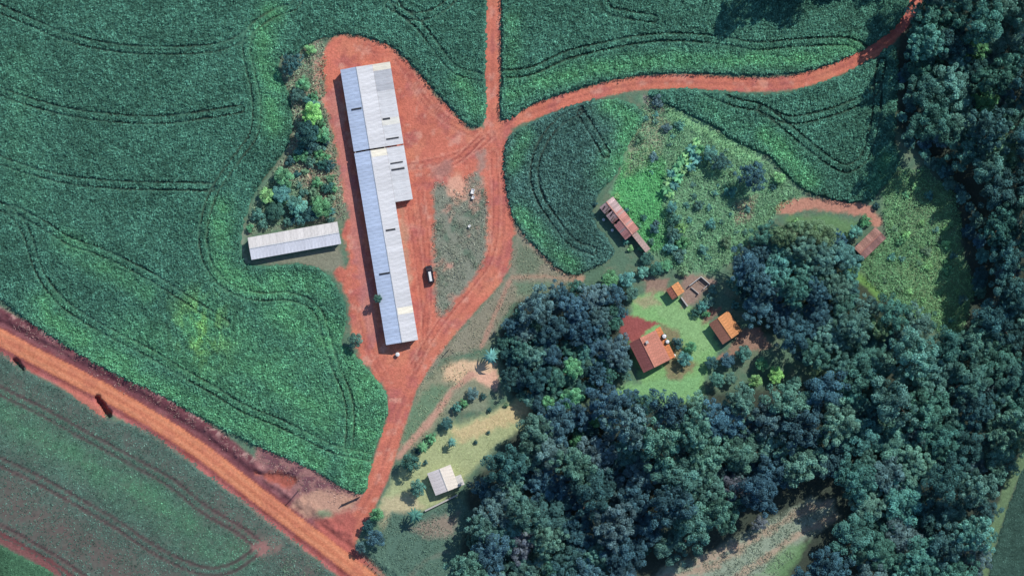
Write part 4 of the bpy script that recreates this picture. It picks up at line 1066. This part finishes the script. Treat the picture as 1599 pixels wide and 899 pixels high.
def gable_house(t, L, wl, wr, eave_l, eave_r, ridge, wall_mat, over=.45, wall_in=.0):
    """walls of a gabled building: ridge along local Y, centred; wl / wr are the plan depths of the roof slopes"""
    xl, xr = -wl + over, wr - over; yh = L / 2 - over; th = .18
    sl = (ridge - eave_l) / wl; sr = (ridge - eave_r) / wr
    zl = ridge - sl * (-xl) - .12; zr = ridge - sr * xr - .12
    MB().box(xl, xl + th, -yh + th, yh - th, -.4, zl).build('wall', wall_mat, t)
    MB().box(xr - th, xr, -yh + th, yh - th, -.4, zr).build('wall', wall_mat, t)
    for y in (-yh, yh - th):
        MB().prism([(xl, -.4), (xr, -.4), (xr, zr), (0, ridge - .12), (xl, zl)], y, y + th).build('wall', wall_mat, t)
    return xl, xr, yh

def slope(t, x0, z0, x1, z1, y0, y1, mat, colour, pitch, rib, piece, jig=.014, vary=.07, special=None, skip=None, name='roof_sheet'):
    """a roof slope laid sheet by sheet"""
    n = max(1, int(round((y1 - y0) / piece))); w = (y1 - y0) / n
    me = sheet_mesh(x0, z0, x1, z1, w * 1.0 - .012, pitch, rib); me.materials.append(mat)
    for i in range(n):
        if skip and i in skip: continue
        o = link(name, me, t, (0, y0 + i * w, random.uniform(0, jig)))
        c = colour
        if special and i in special: c = special[i]
        setc(o, c, random.uniform(1 - vary, 1 + vary))

def ridge_cap(t, x, z, y0, y1, mat, colour, r=.14):
    m = MB().prism([(x - r * 1.6, z - r * .35), (x - r * .6, z + r * .45), (x + r * .6, z + r * .45), (x + r * 1.6, z - r * .35), (x, z - r * .1)], y0, y1)
    return m.build('ridge_cap', mat, t, color=colour)

# --- the long shed
WHITE_E, WHITE_W_SKY, CREAM, GREYW = (.61, .61, .62), (.64, .73, .88), (.78, .73, .60), (.48, .49, .51)  # bluish west sheets: the sky's reflection is put into their colour
up = (-71, -426)
loc, ang = frame_of((557 + 71 / 2, 107 + 426 / 2), up)
t = thing('poultry_shed', 'very long white metal roofed farm shed with a lean-to in the red yard', 'shed', loc, ang)
LS = 86.8; yt = LS / 2                     # local y runs north; u metres from the north end = yt - u
xl, xr, yh = gable_house(t, LS, 5.1, 5.0, 3.55, 3.55, 4.9, M_WALL, .35)
def U(u): return yt - u
secs = [(0.0, 25.85), (26.35, LS)]
for a, b in secs:
    n = int(round((b - a) / 2.17)); w = (b - a) / n
    spec = {}
    for i in range(n):
        # sheets are counted from the south end of each section
        uc = b - (i + .5) * w
        if 26.4 < uc < 28.6 or 77.0 < uc < 79.2: spec[i] = CREAM
    slope(t, .0, 4.9, 5.0, 3.55, U(b), U(a), M_SHEET, WHITE_E, .36, .035, w, special=spec)
    slope(t, .0, 4.9, -5.1, 3.55, U(b), U(a), M_SHEET, WHITE_W_SKY, .36, .035, w)
    ridge_cap(t, 0, 4.96, U(b), U(a), M_SHEET, WHITE_E)
a, b = 0.0, 25.85
LEAN_W, LE = 10.55, 43.4
for a, b in ((0.0, 25.85), (26.35, LE)):
    n = int(round((b - a) / 2.17)); w = (b - a) / n; spec = {}
    for i in range(n):
        uc = b - (i + .5) * w
        if uc < 2.4: spec[i] = CREAM
        elif uc < 9.0: spec[i] = GREYW
        elif 17.0 < uc < 19.0: spec[i] = (.74, .72, .64)
    slope(t, 5.03, 3.42, LEAN_W, 2.75, U(b), U(a), M_SHEET, (.66, .66, .66), .36, .035, w, special=spec)
# lean-to frame: posts, beam and end wall
MB().box(LEAN_W - .5, LEAN_W - .35, U(LE) + .2, yt - .2, 2.45, 2.66).build('beam', M_WOOD, t)
for k in range(11):
    y = U(LE) + .4 + k * (LE - .9) / 10
    MB().box(LEAN_W - .52, LEAN_W - .33, y, y + .19, -.4, 2.45).build('post', M_WOOD, t)
MB().prism([(5.0, -.4), (LEAN_W - .35, -.4), (LEAN_W - .35, 2.62), (5.0, 3.28)], U(LE) + .25, U(LE) + .4).build('wall', M_WALL, t)
# dark ventilation strips across the sheets
def vent(x0, x1, u, zf, w=.55):
    m = MB(); y = U(u)
    z0, z1 = zf(x0), zf(x1)
    m.add([(x0, y - w / 2, z0 + .03), (x1, y - w / 2, z1 + .03), (x1, y + w / 2, z1 + .03), (x0, y + w / 2, z0 + .03), (x0, y - w / 2, z0 + .17), (x1, y - w / 2, z1 + .17), (x1, y + w / 2, z1 + .17), (x0, y + w / 2, z0 + .17)],
          [(0, 3, 2, 1), (4, 5, 6, 7), (0, 1, 5, 4), (1, 2, 6, 5), (2, 3, 7, 6), (3, 0, 4, 7)])
    m.build('roof_vent', M_VENT, t)
zr_ = lambda x: 4.9 - abs(x) * 1.35 / 5.0
zl_ = lambda x: 3.42 - (x - 5.03) * .67 / 5.52
vent(-3.7, -.5, 12.9, zr_); vent(.7, 3.7, 51.7, zr_); vent(-3.6, -.3, 64.8, zr_)
vent(5.4, 7.7, 17.4, zl_); vent(5.5, 9.4, 23.7, zl_, .45); vent(5.5, 9.4, 31.4, zl_, .4); vent(5.5, 9.6, 33.4, zl_)
MB().box(-1.8, 1.8, -yh - .06, -yh - .004, 0, 2.8).build('door', M_DARK, t)
for k in range(12):
    opening(t, 'window', xl, -yh + 4 + k * 7.0, 1.2, 3.2, 1.1, 'x', M_WOOD, M_GLASS)

# --- the small shed
loc, ang = frame_of((460, 376), (140, -25))
t = thing('small_shed', 'short white roofed shed at right angles to the long shed', 'shed', loc, ang)
xl, xr, yh = gable_house(t, 28.4, 3.5, 3.5, 2.7, 2.7, 3.6, M_WALL, .35)
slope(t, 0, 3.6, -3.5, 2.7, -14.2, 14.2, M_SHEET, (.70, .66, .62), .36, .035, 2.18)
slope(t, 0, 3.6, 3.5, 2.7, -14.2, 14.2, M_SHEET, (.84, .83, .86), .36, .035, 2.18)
ridge_cap(t, 0, 3.66, -14.2, 14.2, M_SHEET, (.66, .65, .64))
for k in range(4): opening(t, 'window', xr, -10 + k * 6.2, 1.0, 2.6, 1.0, 'x', M_WOOD, M_GLASS)
opening(t, 'door', 0, yh, 0, 1.4, 2.1, 'y', M_DOOR)

ORANGE, ORANGE_SHADED = (.64, .30, .13), (.42, .20, .14)  # second tone: shade of the west slope put into the tile colour
def house(name, label, A, Bp, wl, wr, el, er, rz, cl, cr, wall_mat, extra=0.0, piece=1.0, pitch=.25):
    upv = (A[0] - Bp[0], A[1] - Bp[1]); L = math.hypot(*upv) * S + extra
    loc, ang = frame_of(((A[0] + Bp[0]) / 2, (A[1] + Bp[1]) / 2), upv)
    t = thing(name, label, 'house' if 'house' in name else 'barn', loc, ang)
    xl, xr, yh = gable_house(t, L, wl, wr, el, er, rz, wall_mat)
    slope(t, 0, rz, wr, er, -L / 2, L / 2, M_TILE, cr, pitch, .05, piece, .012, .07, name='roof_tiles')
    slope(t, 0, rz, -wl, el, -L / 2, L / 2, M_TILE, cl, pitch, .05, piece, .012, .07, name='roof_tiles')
    ridge_cap(t, 0, rz + .08, -L / 2, L / 2, M_TILE, cr)
    return t, xl, xr, yh, L
# --- the big red house
t, xl, xr, yh, L = house('farm_house', 'big red tiled house beside the dark red terrace', (998, 527), (1021, 573), 3.8, 5.5, 3.0, 3.3, 4.4, (.33, .125, .12), (.58, .25, .18), M_WALL)  # west slope tiles darkened: its shade is put into the colour
slope(t, 5.52, 3.2, 7.3, 2.4, -L / 2, L / 2 + .3, M_TILE, (.60, .23, .10), .25, .05, 1.0, .012, .07, name='veranda_tiles')
for y in (-L / 2 + .4, -1.2, 1.6, L / 2 - .3): MB().box(6.9, 7.05, y, y + .15, -.4, 2.45).build('post', M_WOOD, t)
opening(t, 'door', xr, .6, 0, .95, 2.1, 'x', M_DOOR); opening(t, 'window', xr, -2.6, 1.0, 1.3, 1.1, 'x', M_WOOD, M_GLASS)
opening(t, 'window', xl, -2.2, 1.0, 1.3, 1.1, 'x', M_WOOD, M_GLASS); opening(t, 'window', xl, 2.2, 1.0, 1.3, 1.1, 'x', M_WOOD, M_GLASS)
opening(t, 'window', 1.8, -yh, 1.0, 1.3, 1.1, 'y', M_WOOD, M_GLASS); opening(t, 'door', -1.2, -yh, 0, .9, 2.1, 'y', M_DOOR)
ch = MB().box(1.0, 1.7, 2.6, 3.3, 3.6, 5.2).build('chimney', M_BRICKWALL, t); MB().box(.9, 1.8, 2.5, 3.4, 5.204, 5.32).build('chimney_cap', M_CONC, ch)
# --- the orange house
t, xl, xr, yh, L = house('farm_house', 'orange tiled house with a shaded brown west slope at the right of the lawn', (1119, 496), (1141, 528), 3.3, 4.0, 2.9, 2.9, 4.3, ORANGE_SHADED, ORANGE, M_WALL)
opening(t, 'door', xl, .6, 0, .9, 2.1, 'x', M_DOOR); opening(t, 'window', xl, -1.8, 1.0, 1.2, 1.1, 'x', M_WOOD, M_GLASS); opening(t, 'window', 0.4, -yh, 1.0, 1.2, 1.1, 'y', M_WOOD, M_GLASS); opening(t, 'window', xr, 0, 1.0, 1.2, 1.1, 'x', M_WOOD, M_GLASS)
# --- the tiny house
t, xl, xr, yh, L = house('garden_house', 'tiny orange tiled house with a shaded pink west slope at the top of the lawn', (1048, 447.5), (1057, 461), 2.1, 2.5, 2.5, 2.5, 3.4, (.50, .20, .14), ORANGE, M_BRICKWALL, .5, .95)  # duller west slope: shade painted into the tile colour
opening(t, 'door', xl, 0, 0, .85, 2.0, 'x', M_DOOR); opening(t, 'window', .2, -yh, 1.0, .8, .8, 'y', M_WOOD, M_GLASS)
# --- the white roofed house
upv = (-13, -34); L = 7.4
loc, ang = frame_of((692.5, 748), upv)
t = thing('cottage', 'cream white roofed cottage at the edge of the south wood', 'house', loc, ang)
xl, xr, yh = gable_house(t, L, 4.1, 3.7, 2.7, 2.75, 3.6, M_WALL)
slope(t, 0, 3.6, 3.7, 2.75, -L / 2, L / 2, M_SHEET, (.80, .72, .62), .3, .035, 1.05, .01, .03)
slope(t, 0, 3.6, -4.1, 2.7, -L / 2, L / 2, M_SHEET, (.84, .76, .72), .3, .035, 1.05, .01, .03)
slope(t, 3.74, 2.68, 5.6, 2.4, -L / 2, -L / 2 + 3.4, M_SHEET, (.72, .68, .62), .3, .035, 1.1, .01, .03)
ridge_cap(t, 0, 3.66, -L / 2, L / 2, M_SHEET, (.66, .62, .56))
MB().box(5.1, 5.3, -L / 2 + .3, -L / 2 + 3.1, -.4, 2.38).build('wall', M_WALL, t)
opening(t, 'door', xl, 1.2, 0, .9, 2.1, 'x', M_DOOR); opening(t, 'window', xl, -1.6, 1.0, 1.2, 1.0, 'x', M_WOOD, M_GLASS); opening(t, 'window', -1.5, -yh, 1.0, 1.2, 1.0, 'y', M_WOOD, M_GLASS)
# --- the old barn with a narrow annex
up = (-40, -50); L = 13.0
loc, ang = frame_of((966, 341), up)
t = thing('old_barn', 'old red barn with gaps in its roof and a narrow annex by the rounded field', 'barn', loc, ang)
xl, xr, yh = gable_house(t, L, 2.7, 2.7, 2.9, 2.9, 3.9, M_WOOD, .3)
n = 13
PALE = (.56, .42, .40)
sp = {i: PALE for i in (13, 14, 15, 16, 17, 18, 19)}; sp[5] = sp[11] = (.52, .36, .32)
slope(t, 0, 3.9, 2.7, 2.9, -L / 2, L / 2, M_TILE, (.54, .26, .22), .25, .05, .65, .05, .25, special=sp, name='roof_tiles')
sp = {i: (.50, .36, .36) for i in (4, 11, 12, 13, 14, 16, 17, 18, 19)}
slope(t, 0, 3.9, -2.7, 2.9, -L / 2, L / 2, M_TILE, (.46, .22, .21), .25, .05, .65, .05, .3, special=sp, skip=(9, 15), name='roof_tiles')
ridge_cap(t, 0, 3.98, -L / 2, L / 2, M_TILE, (.56, .28, .22))
for i, (y, x0, x1) in enumerate([(5.2, -2.4, -1.1), (4.2, -2.0, -.4), (3.2, -2.5, -1.4), (2.2, -1.7, -.3), (1.0, -2.3, -1.0), (.2, -2.2, -1.2), (-.8, -1.8, -.7)]):
    z = lambda x: 3.9 - abs(x) / 2.7 + .05
    MB().add([(x0, y - .14, z(x0)), (x1, y + .35, z(x1)), (x1, y + .68, z(x1)), (x0, y + .2, z(x0)), (x0, y - .14, z(x0) + .06), (x1, y + .35, z(x1) + .06), (x1, y + .68, z(x1) + .06), (x0, y + .2, z(x0) + .06)],
             [(0, 3, 2, 1), (4, 5, 6, 7), (0, 1, 5, 4), (1, 2, 6, 5), (2, 3, 7, 6), (3, 0, 4, 7)]).build('broken_batten', M_WOOD if i % 3 else M_DARK, t)
slope(t, -.2, 2.6, 1.7, 2.3, -L / 2 - 7.0, -L / 2 - .05, M_TILE, (.50, .36, .32), .25, .05, 1.0, .02, .1, name='annex_tiles')
MB().box(0, .15, -L / 2 - 6.8, -L / 2 + .1, -.4, 2.45).build('wall', M_WOOD, t); MB().box(1.35, 1.5, -L / 2 - 6.8, -L / 2 + .1, -.4, 2.25).build('wall', M_WOOD, t)
opening(t, 'door', xl, 0, 0, 1.6, 2.2, 'x', M_WOOD)
for a in [(996, 352, 5, 'shrub', 'G', 'bush pressed against the east side of the old barn'), (978, 328, 4, 'shrub', 'T', 'bush against the upper east wall of the old barn'), (928, 318, 5, 'shrub', 'D', 'dark bush at the top left corner of the old barn'), (976, 378, 5, 'shrub', 'T', 'teal bush at the lower corner of the old barn'),
          (1002, 388, 6, 'shrub', 'G', 'green bush overhanging the narrow annex'), (984, 388, 5, 'shrub', 'B', 'pale bush left of the narrow annex'), (962, 306, 5, 'shrub', 'B', 'pale bush at the top of the old barn'), (1016, 378, 6, 'shrub', 'M', 'bush right of the narrow annex')]:
    one(*a, cat='shrub')
# --- the rusty barn
up = (33, -32); L = 9.4
loc, ang = frame_of((1357, 380), up)
t = thing('rusty_barn', 'rust red roofed barn half under a tree beside the clearing', 'barn', loc, ang)
xl, xr, yh = gable_house(t, L, 2.5, 2.3, 3.1, 3.1, 3.8, M_WOOD, .3)
slope(t, 0, 3.8, 2.3, 3.1, -L / 2, L / 2, M_TILE, (.34, .19, .17), .3, .04, .7, .04, .25)
slope(t, 0, 3.8, -2.5, 3.1, -L / 2, L / 2, M_TILE, (.44, .24, .19), .3, .04, .7, .04, .25)
ridge_cap(t, 0, 3.87, -L / 2, L / 2, M_TILE, (.42, .2, .16))
opening(t, 'door', 0, yh, 0, 1.8, 2.2, 'y', M_WOOD)
one(1342, 388, 9, 'round', 'N', 'blue grey tree leaning over the rusty barn roof', tall=1.0)
one(1334, 362, 11, 'round', 'T', 'teal tree above the rusty barn', tall=.9)
one(1350, 345, 9, 'shrub', 'G', 'green shrub at the bend of the footpath', cat='shrub')
one(1368, 322, 6, 'shrub', 'D', 'dark shrub at the east end of the footpath', cat='shrub')
one(1243, 346, 6, 'shrub', 'B', 'pale bright shrub below the west end of the footpath', cat='shrub')
for i in range(30):
    while True:
        x, y = random.uniform(1370, 1510), random.uniform(275, 515)
        if inside([(1385, 305), (1410, 275), (1470, 305), (1490, 400), (1508, 450), (1490, 510), (1425, 485), (1375, 440), (1400, 380)], np.array([x]), np.array([y]))[0] and all((x - a) ** 2 + (y - b) ** 2 > (c + 5) ** 2 for a, b, c in TAKEN): break
    one(x, y, random.uniform(4, 8), 'shrub', random.choice('TYMGYB'), 'low scrubby bush among the tall weeds of the clearing', cat='shrub', group='scrub bushes in the clearing', tall=.8)
for i in range(24):
    while True:
        x, y = random.uniform(1000, 1200), random.uniform(170, 420)
        if inside([(1010, 170), (1060, 190), (1140, 235), (1200, 300), (1165, 360), (1130, 410), (1075, 410), (1065, 320), (1000, 260)], np.array([x]), np.array([y]))[0] and all((x - a) ** 2 + (y - b) ** 2 > (c + 5) ** 2 for a, b, c in TAKEN): break
    one(x, y, random.uniform(3, 6), 'shrub', random.choice('TYMTM'), 'knee high bush scattered over the rough waste ground', cat='shrub', group='small bushes on the waste ground', tall=.7)
for i, f in enumerate(np.linspace(0, 1, 30)):
    ed = smooth([(1424, 30), (1412, 110), (1410, 200), (1450, 250), (1500, 310), (1520, 400), (1534, 490)])
    q = ed[int(f * (len(ed) - 1))]
    one(float(q[0]) + random.uniform(-4, 14), float(q[1]) + random.uniform(-8, 8), random.uniform(8, 14), 'round', random.choice('DNETM'), 'low bush in the shade along the west edge of the east wood', cat='shrub', group='undergrowth along the east wood', tall=.7, name='bush')
for i in range(44):
    while True:
        x, y = random.uniform(385, 540), random.uniform(90, 355)
        if inside([(470, 110), (500, 160), (515, 230), (525, 300), (520, 340), (440, 352), (392, 352), (410, 310), (452, 250), (462, 190)], np.array([x]), np.array([y]))[0] and all((x - a) ** 2 + (y - b) ** 2 > (c * .5 + 2) ** 2 for a, b, c in TAKEN): break
    one(x, y, random.uniform(5, 11), 'shrub', random.choice('TYMGED'), 'low bush scattered through the scrub between west field and sheds', cat='shrub', group='bushes in the west scrub')
# --- the ruined pen
pen = [(1076, 446), (1094, 432), (1107, 443), (1090, 458)]
pw = [tuple(float(v) for v in P(*q)) for q in pen]
c0 = (sum(q[0] for q in pw) / 4, sum(q[1] for q in pw) / 4)
t = thing('animal_pen', 'ruined open pen with pale broken walls right of the tiny house', 'pen', (c0[0], c0[1], 0))
for i in range(4):
    a, b = Vector((pw[i][0] - c0[0], pw[i][1] - c0[1], 0)), Vector((pw[(i + 1) % 4][0] - c0[0], pw[(i + 1) % 4][1] - c0[1], 0))
    d = (b - a).normalized(); nn = Vector((-d.y, d.x, 0)) * .11
    lo = a.lerp(b, .04); hi = a.lerp(b, (.96, .96, .55, .8)[i]); h = (1.3, 1.2, .9, .7)[i]
    m = MB(); vs = [lo - nn, hi - nn, hi + nn, lo + nn]
    m.add([(v.x, v.y, -.3) for v in vs] + [(v.x, v.y, h) for v in vs], [(0, 3, 2, 1), (4, 5, 6, 7), (0, 1, 5, 4), (1, 2, 6, 5), (2, 3, 7, 6), (3, 0, 4, 7)]).build('wall', M_CONC, t)
    MB().box(a.x - .14, a.x + .14, a.y - .14, a.y + .14, -.3, 1.3 + .2 * (i % 3)).build('post', M_CONC, t)
MB().tube((pw[0][0] - c0[0], pw[0][1] - c0[1], 1.65), (pw[1][0] - c0[0], pw[1][1] - c0[1], 1.65), .07, .06).build('rail', M_WHITE, t)
MB().tube((pw[1][0] - c0[0], pw[1][1] - c0[1], 1.65), (pw[2][0] - c0[0], pw[2][1] - c0[1], 1.65), .07, .06).build('rail', M_WHITE, t)

def low_wall(name, label, a, b, h, w, mat, cap):
    (ax, ay), (bx, by) = [tuple(float(v) for v in P(*q)) for q in (a, b)]
    L = math.hypot(bx - ax, by - ay); t = thing(name, label, 'wall', ((ax + bx) / 2, (ay + by) / 2, 0), math.atan2(by - ay, bx - ax))
    n = max(2, int(L / 1.6)); s = L / n
    for i in range(n): MB().box(-L / 2 + i * s, -L / 2 + (i + 1) * s - .02, -w / 2, w / 2, -.4, h + random.uniform(-.02, .02)).build('block', mat, t)
    MB().box(-L / 2, L / 2, -w / 2 - .05, w / 2 + .05, h + .024, h + .1).build('coping', cap, t)
    return t
low_wall('garden_wall', 'short pale garden wall just below the ruined pen', (1063, 464), (1073, 478), 1.1, .3, M_CONC, M_CONC)
low_wall('boundary_wall', 'long pale boundary wall below the white roofed cottage', (663, 797), (714, 772), .8, .35, M_CONC, M_CONC)

# ------------------------------------------------------------------ vehicle
def van(mx, my, up, label):
    loc, ang = frame_of((mx, my), up)
    t = thing('parked_van', label, 'van', (loc[0], loc[1], float(height(np.array([mx]), np.array([my]))[0]) + .02), ang)
    w, h = 1.02, 2.05
    side = [(2.62, .38), (2.68, .62), (2.62, .95), (2.0, 1.12), (1.35, 1.86), (1.1, 1.98), (-2.5, 2.0), (-2.66, 1.8), (-2.7, .7), (-2.62, .38)]
    m = MB(); n = len(side)
    def wid(z): return w if z < 1.2 else w - .10 * (z - 1.2) / .8
    vs = [(-wid(z), y, z) for y, z in side] + [(wid(z), y, z) for y, z in side]
    fs = [tuple(range(n - 1, -1, -1)), tuple(range(n, 2 * n))] + [(i, (i + 1) % n, (i + 1) % n + n, i + n) for i in range(n)]
    m.add(vs, fs); body = m.build('body', M_CARBODY, t)
    b = body.modifiers.new('soft', 'BEVEL'); b.width = .06; b.segments = 2; b.limit_method = 'ANGLE'
    r = MB().box(-.4, .4, -2.1, .9, 2.004, 2.07).build('roof_panel', M_WHITE, t); bb = r.modifiers.new('soft', 'BEVEL'); bb.width = .03; bb.segments = 2
    r['label'] = 'long white roof panel'
    MB().add([(-.82, 1.96, 1.19), (.82, 1.96, 1.19), (.78, 1.42, 1.82), (-.78, 1.42, 1.82)], [(0, 1, 2, 3)]).build('windscreen', M_GLASS, t)
    for s in (-1, 1):
        MB().box(min(s * (w - .01), s * (w + .012)), max(s * (w - .01), s * (w + .012)), .3, 1.25, 1.2, 1.7).build('side_window', M_GLASS, t)
        MB().box(min(s * .55, s * .9), max(s * .55, s * .9), 2.64, 2.70, .72, .9).build('headlight', M_LAMP, t)
        MB().box(min(s * .75, s * .95), max(s * .75, s * .95), -2.72, -2.67, .8, 1.15).build('tail_light', M_REDLAMP, t)
        MB().box(min(s * (w + .0), s * (w + .2)), max(s * (w + .0), s * (w + .2)), 1.35, 1.45, 1.2, 1.42).build('mirror', M_DARK, t)
        for y in (-1.7, 1.7):
            wh = MB().tube((s * (w - .2), y, .34), (s * (w + .02), y, .34), .34, .34, 18).build('wheel', M_RUBBER, t)
            MB().tube((s * (w + .021), y, .34), (s * (w + .03), y, .34), .2, .18, 12).build('rim', M_RIM, wh)
    MB().box(-.98, .98, 2.66, 2.78, .36, .56).build('bumper', M_DARK, t)
    return t
van(671.0, 428.5, (-4.2, -24), 'dark van with a long white roof panel parked on the red yard')

# ------------------------------------------------------------------ small things
def tank(mx, my, r, h, label, stand=0.0, name='water_tank'):
    x, y = P(mx, my); z = float(height(np.array([mx]), np.array([my]))[0])
    t = thing(name, label, 'tank', (float(x), float(y), z), .3)
    if stand:
        for sx in (-1, 1):
            for sy in (-1, 1): MB().box(sx * r * .8 - .07, sx * r * .8 + .07, sy * r * .8 - .07, sy * r * .8 + .07, -.3, stand).build('leg', M_DARK, t)
        MB().box(-r * 1.15, r * 1.15, -r * 1.15, r * 1.15, stand + .002, stand + .12).build('platform', M_DARK, t)
    z0 = stand + .122 if stand else -.05
    m = MB(); m.tube((0, 0, z0), (0, 0, z0 + h), r * .88, r, 20); m.build('vessel', M_WHITE, t)
    m = MB(); m.tube((0, 0, z0 + h + .002), (0, 0, z0 + h + .14), r * 1.04, r * .45, 20); ld = m.build('lid', M_WHITE, t)
    MB().tube((0, 0, z0 + h + .142), (0, 0, z0 + h + .2), r * .2, r * .18, 12).build('knob', M_WHITE, ld)
    return t
tank(620.5, 553, .62, 1.2, 'small white tank standing off the south end of the long shed')
tank(1036, 524.5, .62, .9, 'white water tank on a dark stand over the veranda edge of the big house', 3.3)
tank(1041, 533, .55, 1.0, 'lower white tank just below the tank on the dark stand', 2.9)
tank(1052, 555, .5, .9, 'white drum on the ground at the lower corner of the big house', name='water_drum')
tank(942, 343, .45, .8, 'white drum under the upper west eave of the old barn', name='water_drum')
tank(955.5, 359.5, .45, .8, 'white drum under the lower west eave of the old barn', name='water_drum')
def block(mx, my, l, w, h, ang, label):
    x, y = P(mx, my); t = thing('concrete_trough', label, 'trough', (float(x), float(y), 0), ang)
    th = .14
    for x0, x1, y0, y1 in ((-l / 2, l / 2, -w / 2, -w / 2 + th), (-l / 2, l / 2, w / 2 - th, w / 2), (-l / 2, -l / 2 + th, -w / 2 + th, w / 2 - th), (l / 2 - th, l / 2, -w / 2 + th, w / 2 - th)):
        MB().box(x0, x1, y0, y1, -.3, h).build('side', M_WHITE, t)
    MB().box(-l / 2 + th, l / 2 - th, -w / 2 + th, w / 2 - th, -.3, h * .75).build('floor', M_WHITE, t)
block(737.5, 299, 1.6, 1.0, 1.0, 1.35, 'white concrete trough on the upper weed island')
block(738, 308.5, 1.0, .8, .9, 1.2, 'smaller white trough just below the other on the weed island')
block(732.5, 353, .9, .7, .8, .8, 'little white trough among weeds lower on the island')

def pole(mx, my, h, label, arms=True):
    x, y = P(mx, my); z = float(height(np.array([mx]), np.array([my]))[0])
    t = thing('utility_pole' if arms else 'fence_post', label, 'pole' if arms else 'post', (float(x), float(y), z), -.7)
    MB().tube((0, 0, -.6), (0, 0, h), .17, .11, 10).build('shaft', M_WOOD, t)
    if arms:
        MB().box(-.9, .9, -.06, .06, h - .55, h - .42).build('crossarm', M_WOOD, t)
        for xx in (-.8, 0.25, .8): MB().tube((xx, 0, h - .418), (xx, 0, h - .24), .05, .035, 8).build('insulator', M_CONC, t)
    return t
pole(467, 764, 6.6, 'utility pole beside the orange road at the borrow pit')
pole(700, 546, 3.2, 'leaning post on the dry verge south of the weed island', False)

(ax, ay), (bx, by) = [tuple(float(v) for v in P(*q)) for q in ((534, 787), (561, 775))]
L = math.hypot(bx - ax, by - ay)
t = thing('farm_gate', 'dark wooden farm gate at the corner of the west field', 'gate', ((ax + bx) / 2, (ay + by) / 2, 0), math.atan2(by - ay, bx - ax))
for sgn in (-1, 1): MB().box(sgn * L / 2 - .12, sgn * L / 2 + .12, -.12, .12, -.4, 1.6).build('post', M_DARK, t)
for k in range(5): MB().box(-L / 2 + .14, L / 2 - .14, -.05, .05, .25 + k * .25, .40 + k * .25).build('bar', M_DARK, t)

pts = smooth([(566, 868), (580, 884), (600, 905), (620, 925)])
d = [0]
for a, b in zip(pts[:-1], pts[1:]): d.append(d[-1] + math.hypot(*(b - a)))
x, y = P(*pts[0])
t = thing('wire_fence', 'post and wire fence between the orange road and the rank grass', 'fence', (float(x), float(y), 0))
ps = []
for s_ in np.arange(0, d[-1], 8.0):
    q = (np.interp(s_, d, pts[:, 0]), np.interp(s_, d, pts[:, 1])); w_ = P(*q); ps.append(Vector((float(w_[0] - x), float(w_[1] - y), float(height(np.array([q[0]]), np.array([q[1]]))[0]))))
for v in ps: MB().box(v.x - .09, v.x + .09, v.y - .09, v.y + .09, v.z - .4, v.z + 1.35).build('post', M_WOOD, t)
for z in (.5, .9, 1.25):
    m = MB()
    for a, b in zip(ps[:-1], ps[1:]): m.tube(a + Vector((0, 0, z)), b + Vector((0, 0, z)), .02, .02, 4)
    m.build('wire', M_WIRE, t)
print('objects', len(bpy.data.objects))
